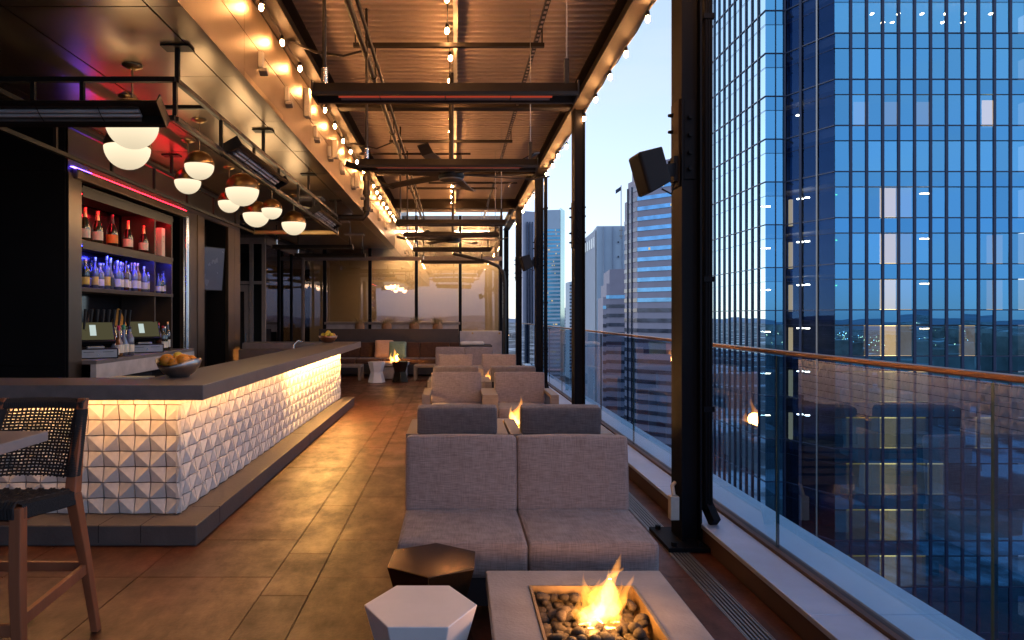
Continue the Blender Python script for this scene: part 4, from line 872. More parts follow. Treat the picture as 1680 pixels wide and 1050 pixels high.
MB().box(-3.93, -3.83, yg - 0.05, yg + 0.05, 2.321, 2.70).build('carton', M['paper'], GBX, 0.003); MB().lathe([(0, 0), (0.022, 0), (0.022, 0.002), (0, 0.002)], 8, (0, 0, 0)).build('printed_mark', FOIL['black'], GBX)
mk = GBX.children[-1]; mk.rotation_euler = (0, R(90), 0); mk.location = (0.051, 0, 0.30)
for dz in (0.27, 0.262, 0.20): MB().box(-3.8295, -3.8285, yg - 0.026, yg + 0.026, 2.32 + dz - .0, 2.3225 + dz).build('printed_line', FOIL['black'], GBX)
rb = random.Random(3)
sp_ = ['tall', 'tall', 'square', 'round', 'tall']
kinds = [('green', 'gold', 'yellow', 'tall', 'green bottle with yellow label'), ('dark', 'black', 'cream', 'tall', 'dark slim bottle with small white label'), ('clear', 'silver', 'yellow', 'square', 'square clear bottle with tan label'),
         ('clear', 'silver', 'cream', 'tall', 'clear bottle with tall silver neck'), ('clear', 'silver', 'black', 'round', 'round clear decanter with stopper'), ('brown', 'black', 'cream', 'square', 'squat brown bottle'),
         ('clear', 'gold', 'cream', 'tall', 'clear bottle with gold cap'), ('amber', 'gold', 'cream', 'tall', 'amber whisky bottle'), ('blue', 'silver', 'cream', 'square', 'pale blue bottle'), ('clear', 'black', 'cream', 'tall', 'clear bottle with black cap')]
px_ = [140, 149, 156, 164, 169, 175, 181, 187, 192, 197, 201, 206, 210, 215, 220, 225, 230, 236, 243]
seq = [0, 1, 2, 3, 3, 2, 4, 5, 3, 8, 6, 5, 3, 7, 6, 7, 9, 3, 9]
for i, (px, s_) in enumerate(zip(px_, seq)):
    g_, cp, lb, sh, tx = kinds[s_]
    bottle(px, -3.86 - 0.10 * (i % 3 == 1), 1.840, rb.uniform(0.28, 0.375), rb.uniform(0.035, 0.046), sh, g_, cp, lb, tx + ' standing in the blue lit shelf', 'bottles in the blue lit shelf')
for px in (259.5, 264.5, 268, 274):
    bottle(px, -3.88, 1.840, rb.uniform(0.25, 0.31), 0.036, 'tall', 'dark' if px in (264.5, 274) else 'blue', 'black', 'cream', 'dark bottle in the end bay of the blue lit shelf', 'bottles in the end bay')
for i, (px, g_, cp, sh, tx) in enumerate(((187, 'clear', 'gold', 'round', 'short round clear bottle beside the near order terminal'), (195, 'amber', 'red', 'round', 'red capped liquor bottle on the back counter'), (203, 'clear', 'green', 'round', 'green capped round bottle on the back counter'), (213, 'clear', 'black', 'tall', 'clear bottle with pour spout beside the far order terminal'))):
    bottle(px, -3.70, 1.101, (0.22, 0.34, 0.35, 0.33)[i], 0.046, sh, g_, cp, 'cream', tx)
for px, cp, g_, h_ in ((260, 'red', 'brown', 0.36), (267, 'red', 'dark', 0.32), (270.5, 'silver', 'green', 0.31), (275, 'gold', 'dark', 0.37)):
    bottle(px, -3.74, 1.101, h_, 0.036, 'tall', g_, cp, 'cream' if px != 260 else None, 'wine bottle standing past the far order terminal', 'wine bottles at the counter end')
def terminal(px, lb):
    x = -3.83; y = x * F / (px - CX); T = thing('order_terminal', lb, 'terminal', (x, y, 1.10)); T.rotation_euler = (0, 0, R(34))
    def lp(mb_, nm, mat, bev=0.0):
        me = mb_.mesh(nm, mat); o_ = bpy.data.objects.new(nm, me); COL.objects.link(o_); o_.parent = T
        if bev: b_ = o_.modifiers.new('b', 'BEVEL'); b_.width = bev; b_.segments = 2
        return o_
    lp(MB().box(-0.19, 0.19, -0.18, 0.19, 0.0, 0.105), 'cash_drawer', M['speaker'], 0.004)
    dr_ = lp(MB().box(-0.175, 0.175, -0.192, -0.181, 0.012, 0.095), 'drawer_front', M['galv'])
    k_ = lp(MB().tube([(0.0, -0.193, 0.045), (0.0, -0.20, 0.045)], 0.012, 8), 'lock', M['chrome']); k_.parent = dr_; k_.location = (0, 0, 0)
    for sx_ in (-0.09, 0.09): s_ = lp(MB().box(sx_ - 0.05, sx_ + 0.05, -0.195, -0.1925, 0.068, 0.073), 'slot', FOIL['black']); s_.parent = dr_
    lp(MB().bar((0, 0.02, 0.10), (0, 0.06, 0.24), 0.12, 0.06), 'stand', M['speaker']); lp(MB().box(-0.10, 0.06, -0.16, -0.02, 0.106, 0.128), 'keyboard', M['galv'], 0.004)
    sc_ = Matrix.Translation((0, 0.02, 0.28)) @ Matrix.Rotation(R(-42), 4, 'X')
    a = MB().box(-0.18, 0.18, 0, 0.045, -0.14, 0.14); a.v = [tuple(sc_ @ Vector(p_)) for p_ in a.v]; hs = lp(a, 'screen_housing', M['speaker'], 0.006)
    a = MB().box(-0.165, 0.165, -0.003, -0.001, -0.115, 0.128); a.v = [tuple(sc_ @ Vector(p_)) for p_ in a.v]; s1 = lp(a, 'screen', M['pos']); s1.parent = hs
    a = MB().box(-0.06, 0.0, -0.006, -0.004, -0.06, 0.09); a.v = [tuple(sc_ @ Vector(p_)) for p_ in a.v]; s2 = lp(a, 'lit_window', M['poswin']); s2.parent = hs
    return T
terminal(158, 'touch screen order terminal on cash drawer beside the dark pilaster'); terminal(237, 'touch screen order terminal on cash drawer before the shelf divider')
TP = thing('beer_tap_tower', 'row of black handled beer taps behind the liquor bottles', 'beer taps', (-4.0, 7.75, 1.10))
MB().box(-4.08, -3.98, 7.2, 8.35, 1.36, 1.42).build('tap_rail', M['chrome'], TP, 0.01)
for y in (7.3, 8.25): MB().tube([(-4.03, y, 1.1), (-4.03, y, 1.36)], 0.03, 10).build('post', M['chrome'], TP)
for i in range(9):
    y = 7.27 + i * 0.125
    h_ = MB().tube([(-3.95, y, 1.40), (-3.945, y, 1.45), (-3.93, y, 1.62)], [0.010, 0.013, 0.017], 8).build('tap_handle', FOIL['black'], TP); MB().tube([(-3.98, y, 1.39), (-3.93, y, 1.39), (-3.915, y, 1.30)], 0.011, 8).build('spout', M['chrome'], h_)
LN = MB().lathe([(0.0, 0.0), (0.10, 0.0), (0.10, 0.012), (0.02, 0.20), (0.0, 0.21)], 4, (-4.05, 8.22, 1.43), False).build('amber_lamp', pbr('amber_shade', (0.75, 0.32, 0.04), 0.5)); tag(LN, 'small yellow orange pointed ornament above the beer taps', 'ornament')
tag(MB().box(-2.62, -2.33, 5.25, 5.36, 1.084, 1.092).build('drink_menu', M['paper'], None), 'stack of paper menus lying by the steel fruit bowl', 'menu')
bpy.data.objects['drink_menu'].location = (0.05, -0.17, 0.0)

# ================================================================== hanging rack with globe pendants
RK = thing('hanging_rack', 'black steel frame rack hung over the bar', 'rack', (-2.7, 8, 3.48))
T_ = 0.035
X0, X1, Y0, Y1, ZU, ZL = -3.40, -1.99, 4.86, 11.55, 3.23, 2.955
for z in (ZU, ZL):
    for y in (Y0, Y1): MB().bar((X0, y, z), (X1 + (0.0 if y > 6 else 0), y, z), T_).build('rail', M['blacksteel'] if y < 6 or z == ZU else M['brass'], RK)
    for x in (X0, X1): MB().bar((x, Y0 + T_ / 2, z), (x, Y1 - T_ / 2, z), T_).build('rail', M['blacksteel'], RK)
MB().bar((-5.2, Y0, ZU), (X0 - T_ / 2, Y0, ZU), T_).build('rail', M['blacksteel'], RK)
MB().bar((-3.4, 5.5, ZU - 0.001), (-2.008, 5.5, ZU - 0.001), 0.03).build('cross_rail', M['blacksteel'], RK)
y = Y0
i = 0
while y <= Y1 + 0.01:
    for x in (X0, X1): MB().bar((x, y, ZL + T_ / 2), (x, y, ZU - T_ / 2), 0.028).build('post', M['blacksteel'], RK)
    y += 0.955; i += 1
for x in (-2.65, -3.0): MB().bar((x, Y0, ZL + T_ / 2), (x, Y0, ZU - T_ / 2), 0.028).build('post', M['blacksteel'], RK)
for x, y in ((X1, 4.90), (X1, 7.1), (X1, 9.3), (X1, 11.4), (X0, 4.90), (X0, 8.2), (X0, 11.4)):
    MB().bar((x, y, ZU + T_ / 2), (x, y, 3.465), 0.03).build('ceiling_post', M['blacksteel'], RK); MB().box(x - 0.10, x + 0.10, y - 0.06, y + 0.06, 3.465, 3.478).build('ceiling_plate', M['blacksteel'], RK)
MB().box(-3.42, -1.98, 11.60, 11.66, 2.93, 3.0).build('end_channel', M['brass'], RK, 0.004)
def pendant(px, py, big, lb):
    r_ = 0.19 if big else 0.139; dz = 1.48; Y = dz * F / (CY - py); x = PX(px, Y); z = H + dz
    L = thing('globe_pendant', lb, 'pendant lamp', (x, Y, z), 'globe pendants over the bar')
    n = 10
    lo = [(0.0005, -r_)] + [(r_ * math.sin(t), -r_ * math.cos(t)) for t in [math.pi / 2 * j / n for j in range(1, n + 1)]] + [(r_ * 0.97, 0.004), (0.0005, 0.004)]
    up = [(r_ * 1.012, 0.0)] + [(r_ * 1.012 * math.cos(t), r_ * 1.012 * math.sin(t)) for t in [math.pi / 2 * j / n for j in range(1, n)]] + [(0.012, r_ * 1.012), (0.0, r_ * 1.012)]
    MB().lathe(lo, 28, (x, Y, z - 0.003)).build('glass_bowl', M['globe'], L); MB().lathe(up, 28, (x, Y, z)).build('brass_dome', M['brass'], L)
    MB().tube([(x, Y, z + r_), (x, Y, 3.46)], 0.006, 6).build('stem', M['brass'], L); MB().lathe([(0.0, -0.035), (0.02, -0.035), (0.075, -0.008), (0.075, 0.0)], 16, (x, Y, 3.478)).build('ceiling_canopy', M['brass'], L)
    lamp('glow', L, (x, Y, z - r_ - 0.03), (1.0, 0.66, 0.32), 8.0 if big else 5.0, 0.12)
for a in ((217, 203, 1, 'large brass topped globe pendant over the rack front end'), (209, 242, 1, 'large brass topped globe pendant tucked behind the first one'), (327, 271, 0, 'small globe pendant of the second pair'), (308, 297, 0, 'small globe pendant set lower in the second pair'),
          (397.5, 311, 1, 'large globe pendant in the middle of the bar'), (376, 331, 0, 'small globe pendant behind the middle large one'), (420.5, 351, 1, 'large globe pendant in the last trio'), (446, 343, 0, 'small globe pendant in the last trio'), (482, 366, 1, 'large globe pendant hanging last over the bar end')):
    pendant(*a)

# ================================================================== infrared heaters
def heater_parts(L, hot, axis='x'):
    """heater centred on its empty, length L along local x, bottom at z=0"""
    Hh = thing('infrared_heater', '', 'heater')
    w_ = 0.10
    MB().extr([(-w_, 0.0), (-w_ * 1.02, 0.02), (-w_ * 0.62, 0.085), (w_ * 0.62, 0.085), (w_ * 1.02, 0.02), (w_, 0.0), (w_ * 0.7, 0.0), (w_ * 0.45, 0.055), (-w_ * 0.45, 0.055), (-w_ * 0.7, 0.0)], 'x', -L / 2, L / 2).build('housing', M['blacksteel'], Hh)
    for s_ in (-1, 1): MB().box(s_ * L / 2 - 0.004, s_ * L / 2 + 0.004, -w_ * 1.05, w_ * 1.05, -0.004, 0.09).build('end_cap', M['blacksteel'], Hh)
    MB().extr([(-0.043, 0.053), (-0.06, 0.012), (-0.056, 0.012), (-0.04, 0.050), (0.04, 0.050), (0.056, 0.012), (0.06, 0.012), (0.043, 0.053)], 'x', -L / 2 + 0.16, L / 2 - 0.16).build('reflector', M['galv'], Hh)
    for d in (-0.018, 0.018): MB().tube([(-L / 2 + 0.15, d, 0.022), (L / 2 - 0.15, d, 0.022)], 0.0065 if hot else 0.013, 8).build('heating_element', M['element'] if hot else M['element_cool'], Hh)
    for i in range(3):
        x = -L / 4 + i * L / 4; MB().tube([(x, -0.06, 0.012), (x, 0, 0.006), (x, 0.06, 0.012)], 0.003, 4).build('guard_wire', M['blacksteel'], Hh)
    return Hh
hp = heater_parts(1.68, True)
def rods(Hh, z1, conn=True):
    MB().tube([(-0.78, 0, 0.085), (-0.78, 0, z1)], 0.014, 6).build('conduit', M['blacksteel'], Hh); MB().tube([(-0.78, 0, 0.10), (-0.78, 0, 0.20)], 0.022, 8).build('connector', M['chrome'], Hh)
    MB().tube([(0.78, 0, 0.085), (0.78, 0, z1)], 0.004, 4).build('hanger_wire', M['galv'], Hh); MB().box(0.765, 0.795, -0.012, 0.012, 0.085, 0.26).build('hanger_bracket', M['blacksteel'], Hh)
far_h = dup(hp)
rods(hp, 4.47 - 2.94)
HY = [4.40, 6.50, 10.55, 12.10, 14.80, 18.30]
names = ('long black infrared heater hung first under the canopy', 'long black infrared heater hung right before the first fan', 'long black infrared heater hung right past the first fan', 'long black infrared heater hung before the second fan', 'long black infrared heater hung past the second fan', 'long black infrared heater hung closest to the end glass')
for i, y in enumerate(HY):
    o = hp if i == 0 else dup(hp)
    o.location = (-0.06, y, 2.945); o['label'] = names[i]; o['group'] = 'heaters under the canopy'
rods(far_h, 3.48 - 2.96)
for i, (px, y, lb) in enumerate(((514, 14.5, 'black heater under the soffit beyond the bar end'), (542, 16.5, 'black heater under the soffit nearer the end glass wall'))):
    o = far_h if i == 0 else dup(far_h); o.location = (PX(px, y), y, 2.965); o['label'] = lb; o['group'] = 'heaters under the soffit'
# heaters on the rack, unlit, tilted
rh = heater_parts(1.68, False)
for s_ in (-0.6, 0.6): MB().bar((s_, 0, 0.085), (s_, 0.12, 0.20), 0.05, 0.02).build('bracket', M['whitebox'], rh)
hk = [dup(rh) for _ in range(2)]
rh.location = (-2.86, 4.70, 2.93); rh.rotation_euler = (R(-38), 0, 0); rh['label'] = 'unlit chrome tube heater across the near end of the rack'
for h_, y, lb in ((hk[0], 6.75, 'unlit heater along the rack side by the middle pendants'), (hk[1], 10.3, 'unlit heater along the rack side by the last pendants')):
    h_.location = (-1.93, y, 2.98); h_.rotation_euler = (R(-30), 0, R(90)); h_['label'] = lb

# ================================================================== ceiling fans
def fan(y, z, lb, ph):
    Fn = thing('ceiling_fan', lb, 'ceiling fan', (-0.04, y, z), 'large fans under the canopy')
    MB().lathe([(0, -0.03), (0.13, -0.03), (0.15, 0.0), (0.145, 0.07), (0.09, 0.10), (0, 0.10)], 20, (-0.04, y, z)).build('motor', M['blacksteel'], Fn); MB().lathe([(0.125, -0.034), (0.14, -0.028), (0.14, -0.02)], 20, (-0.04, y, z)).build('trim_ring', M['galv'], Fn)
    MB().tube([(-0.04, y, z + 0.1), (-0.04, y, 4.36)], 0.03, 10).build('down_rod', M['blacksteel'], Fn)
    for i in range(6):
        a = R(60 * i + ph); m_ = MB(); n = 6; vs_ = []
        for k_ in range(n + 1):
            u = 0.12 + (1.22 - 0.12) * k_ / n; wl = 0.075 - 0.02 * k_ / n; lift = 0.0 if k_ < n else 0.05
            for s_, t in ((-1, -1), (1, 1)):
                lx, ly, lz = u, s_ * wl, 0.03 + s_ * 0.014 + lift
                vs_.append((-0.04 + lx * math.cos(a) - ly * math.sin(a), y + lx * math.sin(a) + ly * math.cos(a), z + lz))
        b_ = m_.add(vs_, [(2 * j, 2 * j + 1, 2 * j + 3, 2 * j + 2) for j in range(n)]).build('blade', M['blacksteel'], Fn); sd = b_.modifiers.new('t', 'SOLIDIFY'); sd.thickness = 0.012
fan(7.9, 3.15, 'large black six blade fan below the first cross beam', 17); fan(14.9, 3.18, 'large black six blade fan deep under the canopy', 4)

# ================================================================== festoon lights
bm_ = MB().lathe([(0.001, -0.082), (0.009, -0.079), (0.017, -0.066), (0.019, -0.052), (0.016, -0.034), (0.011, -0.022), (0.010, -0.018)], 10)
bulb_me = bm_.mesh('bulb', M['bulb']); sock_me = MB().lathe([(0.0, 0.02), (0.014, 0.02), (0.018, 0.0), (0.017, -0.024), (0.0, -0.024)], 8).mesh('socket', M['speaker'])
def string(x, z, y0, y1, step, lb, jit=0.0):
    Sg = thing('string_lights', lb, 'string lights', (x, (y0 + y1) / 2, z)); rs_ = random.Random(int(x * 100) + 5); pts = []; y = y0
    while y < y1:
        dx = rs_.uniform(-jit, jit); dzz = rs_.uniform(-0.02, 0.02)
        place('bulb', bulb_me, Sg, Vector((x + dx, y, z - 0.03 + dzz)) - root_loc(Sg), (rs_.uniform(-.15, .15), rs_.uniform(-.15, .15), 0)); place('socket', sock_me, Sg, Vector((x + dx, y, z - 0.03 + dzz)) - root_loc(Sg))
        pts += [(x + dx, y, z + dzz - 0.01), (x + dx * 0.5, y + step / 2, z - 0.012 + rs_.uniform(-0.025, 0.005))]; y += step
    MB().tube(pts, 0.006, 5).build('cord', M['speaker'], Sg)
string(1.66, 4.165, 1.58, 19.2, 0.715, 'warm bulb string along the outer canopy beam', 0.012)
string(-0.06, 4.33, 1.6, 18.8, 0.70, 'warm bulb string along the canopy centre channel', 0.012)
string(-1.60, 4.165, 1.45, 18.9, 0.70, 'warm bulb string along the bronze fascia beam', 0.012)

# ================================================================== loudspeakers
def speaker(px, py, Y, k_, lb):
    p = P(px, py, Y); Sp = thing('loudspeaker', lb, 'loudspeaker', p, 'loudspeakers on the columns')
    m_ = MB(); a = 0.115 * k_; h2 = 0.14 * k_
    front = [(-0.10, -0.145), (0.10, -0.145), (0.10, 0.135), (-0.10, 0.135)]; back = [(-0.075, -0.105), (0.075, -0.105), (0.075, 0.135), (-0.075, 0.135)]
    v = [(-0.085, y_, z_) for y_, z_ in front] + [(-0.10, y_ * 0.9, z_ * 0.92) for y_, z_ in front] + [(0.085, y_, z_) for y_, z_ in back]
    m_.add(v, [(4, 5, 6, 7), (4, 0, 1, 5), (5, 1, 2, 6), (6, 2, 3, 7), (7, 3, 0, 4), (0, 8, 9, 1), (1, 9, 10, 2), (2, 10, 11, 3), (3, 11, 8, 0), (11, 10, 9, 8)])
    b_ = m_.build('cabinet', M['speaker'], None, 0.012, 3); b_.parent = Sp; b_.rotation_euler = (0, R(-16), R(6))
    o_ = MB().bar((p.x + 0.09, Y + 0.0, p.z + 0.0), (1.522, Y + 0.06, p.z + 0.03), 0.05, 0.09).build('bracket', M['speaker'], Sp, 0.004)
    MB().bar((1.505, Y + 0.06, p.z - 0.06), (1.505, Y + 0.06, p.z + 0.11), 0.03, 0.08).build('wall_plate', M['speaker'], Sp)
    MB().tube([(p.x + 0.07, Y, p.z - 0.12), (p.x + 0.14, Y + 0.02, p.z - 0.15), (1.50, Y + 0.05, p.z - 0.08), (1.51, Y + 0.07, p.z - 0.02)], 0.006, 6).build('cable', M['speaker'], Sp)
speaker(1069, 281, 4.62, 1.0, 'black box loudspeaker tilted down from the downpipe column'); speaker(864, 431, 12.86, 1.0, 'black box loudspeaker tilted down from a farther column')

# ================================================================== lounge seating
def cushion(nm, w_, d_, h_, loc, rx, mat, parent, bulge=0.007, r_=0.02):
    m_ = shift(rbox(w_, d_, h_, r_, bulge), loc[0], loc[1], loc[2]) if not rx else None
    if rx:
        m_ = rbox(w_, d_, h_, r_, bulge); m_ = shift(m_, 0, 0, 0, rx); m_.v = [(a + loc[0], b + loc[1], c + loc[2]) for a, b, c in m_.v]
    o = m_.build(nm, mat, parent); weld(o)
    mt4 = Matrix.Translation(loc) @ Matrix.Rotation(rx, 4, 'X'); k_ = r_ * 0.34
    for face in ((0, 1) if h_ < d_ else (0, 1)):
        if h_ < d_: lp = [(sx_ * (w_ / 2 - k_), sy_ * (d_ / 2 - k_), (h_ - k_) if face else k_) for sx_, sy_ in ((-1, -1), (1, -1), (1, 1), (-1, 1))]
        else: lp = [(sx_ * (w_ / 2 - k_), (d_ / 2 - k_) * (1 if face else -1), (h_ / 2) + sz_ * (h_ / 2 - k_)) for sx_, sz_ in ((-1, -1), (1, -1), (1, 1), (-1, 1))]
        pts = []
        for i in range(4):
            a, b = Vector(lp[i]), Vector(lp[(i + 1) % 4]); d = (b - a).normalized(); c_ = r_ * 0.9
            pts += [a + d * c_, b - d * c_]
        pts.append(pts[0]); MB().tube([tuple(mt4 @ p_) for p_ in pts], 0.0042, 5, False).build('piping', mat, o)
    return o
def armchair(mat, away):
    """0.84 m wide lounge chair facing -y, origin at the middle of its rear edge on the floor (seat towards -y)"""
    A_ = thing('lounge_chair', '', 'armchair'); D = 0.80
    for s_ in (-1, 1):
        xa, xb = (0.32, 0.418) if s_ > 0 else (-0.418, -0.32); m_ = MB()
        MB().box(xa, xb, -D, 0, 0.545, 0.586).build('arm', M['frame'], A_, 0.003)
        MB().box(xa, xb, -D, -D + 0.05, 0.0, 0.545).build('leg', M['frame'], A_, 0.003); MB().box(xa, xb, -0.05, 0.0, 0.0, 0.545).build('leg', M['frame'], A_, 0.003)
    MB().box(-0.318, 0.318, -D + 0.03, -0.01, 0.17, 0.24).build('seat_frame', M['frame'], A_)
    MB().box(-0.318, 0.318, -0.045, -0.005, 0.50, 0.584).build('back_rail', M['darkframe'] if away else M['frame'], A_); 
    for i in range(4): MB().box(-0.318, 0.318, -0.04, -0.02, 0.26 + i * 0.06, 0.30 + i * 0.06).build('back_slat', M['frame'], A_)
    cushion('seat_cushion', 0.63, 0.70, 0.17, (0, -0.42, 0.245), 0, mat, A_)
    cushion('back_cushion', 0.655, 0.14, 0.40, (0, -0.125, 0.405), R(-6), mat, A_)
    return A_
ch = armchair(M['linen'], False); chb = armchair(M['linen_dark'], True)
front = [(0.02, 9.10, 'grey lounge chair facing the second fire table on the bar side'), (0.85, 9.10, 'grey lounge chair facing the second fire table on the rail side'), (0.02, 13.25, 'grey lounge chair facing the third fire table on the bar side'), (0.85, 13.25, 'grey lounge chair facing the third fire table on the rail side')]
for i, (x, y, lb) in enumerate(front):
    o = ch if i == 0 else dup(ch); o.location = (x, y, 0); o['label'] = lb; o['group'] = 'lounge chairs around the fire tables'
back = [(0.02, 5.57, 'grey lounge chair turned away behind the two seat sofa on the bar side'), (0.874, 5.57, 'grey lounge chair turned away behind the two seat sofa on the rail side'), (0.02, 9.98, 'grey lounge chair turned to the third fire table on the bar side'), (0.86, 9.98, 'grey lounge chair turned to the third fire table on the rail side')]
for i, (x, y, lb) in enumerate(back):
    o = chb if i == 0 else dup(chb); o.location = (x, y, 0); o.rotation_euler = (0, 0, math.pi); o['label'] = lb; o['group'] = 'lounge chairs around the fire tables'
def sofa(mat):
    """armless two-seat sofa facing -y; origin at middle rear floor"""
    S_ = thing('two_seat_sofa', '', 'sofa')
    MB().box(-0.655, 0.655, -0.76, -0.01, 0.10, 0.245).build('base_frame', M['darkframe'], S_, 0.004)
    for x in (-0.62, 0.62):
        for y in (-0.72, -0.06): MB().box(x - 0.03, x + 0.03, y - 0.03, y + 0.03, 0, 0.10).build('leg', M['darkframe'], S_)
    MB().box(-0.66, 0.66, -0.035, 0.0, 0.245, 0.76).build('back_frame', M['darkframe'], S_, 0.004)
    for s_ in (-1, 1):
        cushion('seat_cushion', 0.651, 0.76, 0.178, (s_ * 0.3265, -0.405, 0.246), 0, mat, S_, 0.008, 0.024)
        cushion('back_cushion', 0.650, 0.15, 0.435, (s_ * 0.3265, -0.13, 0.402), R(-5), mat, S_, 0.009, 0.022)
    return S_
so = sofa(M['linen']); s2 = dup(so)
so.location = (0.365, 4.165, 0); so['label'] = 'grey linen two seat sofa facing the large fire table'
s2.location = (0.22, 15.62, 0); s2['label'] = 'grey linen two seat sofa nearest the end wall behind the farther chairs'

# ------------------------------------------------------------------ fire tables
q = NT('flame'); ve = q.n('ShaderNodeEmission', i_Color=(1.0, 0.36, 0.045, 1), i_Strength=48); q.l(ve.outputs[0], q.out.inputs['Volume']); M['flame'] = q.m
q = NT('flame_core'); ve = q.n('ShaderNodeEmission', i_Color=(1.0, 0.50, 0.12, 1), i_Strength=75); q.l(ve.outputs[0], q.out.inputs['Volume']); M['flame_core'] = q.m
def tongue(base, tip, r_, sway, seed, flat=0.6):
    rr = random.Random(seed); m_ = MB(); n, k_ = 15, 10; vs_ = []; base = Vector(base); tip = Vector(tip); p1, p2 = rr.uniform(0, 6), rr.uniform(0, 6)
    f1, f2 = rr.uniform(4, 6), rr.uniform(8, 11)
    for i in range(n):
        t = i / (n - 1); c = base.lerp(tip, t); a = t * (1 - t) * 4 * 0.6 + t * 0.4
        c.x += sway * a * (math.sin(t * f1 + p1) + 0.35 * math.sin(t * f2 + p2)); c.y += sway * 0.6 * a * math.sin(t * f1 * 0.8 + p2)
        r0 = r_ * (0.30 + 1.0 * math.sin(math.pi * min(1, t * 1.5 + 0.10)) if t < 0.38 else 1.26 * ((1 - t) / 0.62) ** 1.25) * (1 + 0.22 * math.sin(t * 13 + p1))
        for j in range(k_):
            b_ = 2 * math.pi * j / k_ + t * 2.0; w_ = r0 * (1 + 0.28 * math.sin(3 * b_ + p1 + t * 5))
            vs_.append((c.x + w_ * math.cos(b_), c.y + w_ * flat * math.sin(b_), c.z))
    m_.add(vs_, [(i * k_ + j, i * k_ + (j + 1) % k_, (i + 1) * k_ + (j + 1) % k_, (i + 1) * k_ + j) for i in range(n - 1) for j in range(k_)], True)
    m_.add(vs_[:k_], [tuple(range(k_))]); m_.add(vs_[-k_:], [tuple(range(k_))]); return m_
pebs = []
for i in range(7):
    rp = random.Random(40 + i); bm = bmesh.new(); bmesh.ops.create_icosphere(bm, subdivisions=2, radius=1.0)
    for v in bm.verts:
        n_ = 1 + 0.10 * math.sin(v.co.x * 2.3 + i) + 0.08 * math.sin(v.co.y * 3.1 + 2 * i) + 0.05 * math.sin(v.co.z * 4 + i); v.co *= n_
    for f_ in bm.faces: f_.smooth = True
    me = bpy.data.meshes.new('pebble'); bm.to_mesh(me); bm.free(); me.materials.append(M['pebble']); pebs.append(me)
def fire_table(x0, x1, y0, y1, z, op, tongues, label, near, power, seed=1):
    """concrete block table with a pebble tray; op = opening x0,x1,y0,y1"""
    T = thing('fire_table', label, 'fire table', ((x0 + x1) / 2, (y0 + y1) / 2, 0), 'concrete fire tables'); a, b, c, d = op
    for box in ((x0, a, y0, y1), (b, x1, y0, y1), (a, b, y0, c), (a, b, d, y1)): pass
    top = MB()
    o4 = [(x0, y0), (x1, y0), (x1, y1), (x0, y1)]; i4 = [(a, c), (b, c), (b, d), (a, d)]
    v = [(p, q_, z) for p, q_ in o4] + [(p, q_, z) for p, q_ in i4] + [(p, q_, z - 0.07) for p, q_ in o4] + [(p, q_, z - 0.09) for p, q_ in i4]
    fs = []
    for i in range(4):
        j = (i + 1) % 4; fs += [(i, j, 4 + j, 4 + i), (8 + i, 8 + j, j, i), (4 + i, 4 + j, 12 + j, 12 + i), (12 + i, 12 + j, 8 + j, 8 + i)]
    top.add(v, fs).build('table_top', M['firestone'], T, 0.006)
    MB().box(x0 + 0.05, x1 - 0.05, y0 + 0.05, y1 - 0.05, 0.02, z - 0.10).build('base', M['firestone'], T)
    tr = MB(); e_ = 0.012
    for bx in ((a + 0.001, a + e_, c + 0.001, d - 0.001), (b - e_, b - 0.001, c + 0.001, d - 0.001), (a + e_, b - e_, c + 0.001, c + e_), (a + e_, b - e_, d - e_, d - 0.001)): tr.box(*bx, z - 0.095, z + 0.004)
    tr.build('tray_rim', M['tray'], T); MB().box(a + e_, b - e_, c + e_, d - e_, z - 0.097, z - 0.088).build('tray_floor', M['tray'], T)
    rp = random.Random(seed); L0 = root_loc(T)
    cells = []
    step = 0.043 if near == 'n' else 0.065; yy = c + 0.04
    while yy < d - 0.03:
        xx = a + 0.04
        while xx < b - 0.03: cells.append((xx + rp.uniform(-.012, .012), yy + rp.uniform(-.012, .012))); xx += step
        yy += step * 0.92
    st = MB()
    for lay in range(2 if near == 'n' else 1):
        for xx, yy in cells:
            if lay and rp.random() < 0.62: continue
            s_ = rp.uniform(0.0185, 0.029) if near == 'n' else rp.uniform(0.028, 0.038)
            zz = z - 0.066 + lay * 0.034 + rp.uniform(-.006, .006) if near == 'n' else z - 0.05
            place('pebble', rp.choice(pebs), T, Vector((min(max(xx + lay * 0.02, a + 0.042), b - 0.042), min(max(yy + lay * 0.018, c + 0.042), d - 0.042), zz)) - L0, (rp.uniform(-.5, .5), rp.uniform(-.5, .5), rp.uniform(0, 6)), (s_ * rp.uniform(1.0, 1.35), s_, s_ * rp.uniform(0.62, 0.85)))
    Fl = thing('flame', 'bright orange flame burning on ' + {'n': 'the large fire table', 'm': 'the second fire table', 'f': 'the third fire table', 'e': 'the fire table by the end bench'}[near or 'm'] if isinstance(near, str) else 'bright orange flame', 'flame', ((a + b) / 2, (c + d) / 2, z - 0.04), 'flames on the fire tables')
    for i, (bs, tp, r_, sw, core) in enumerate(tongues): tongue(bs, tp, r_, sw, seed * 10 + i).build('flame_tongue', M['flame_core'] if core else M['flame'], Fl)
    bx = sum(t[0][0] for t in tongues) / len(tongues); by = sum(t[0][1] for t in tongues) / len(tongues)
    lamp('fire_glow', Fl, (bx, by, z + 0.05), (1.0, 0.42, 0.10), power, 0.07)
    return T
ZF = 0.40
def fp(px, py, Y): p = P(px, py, Y); return (p.x, p.y, p.z)
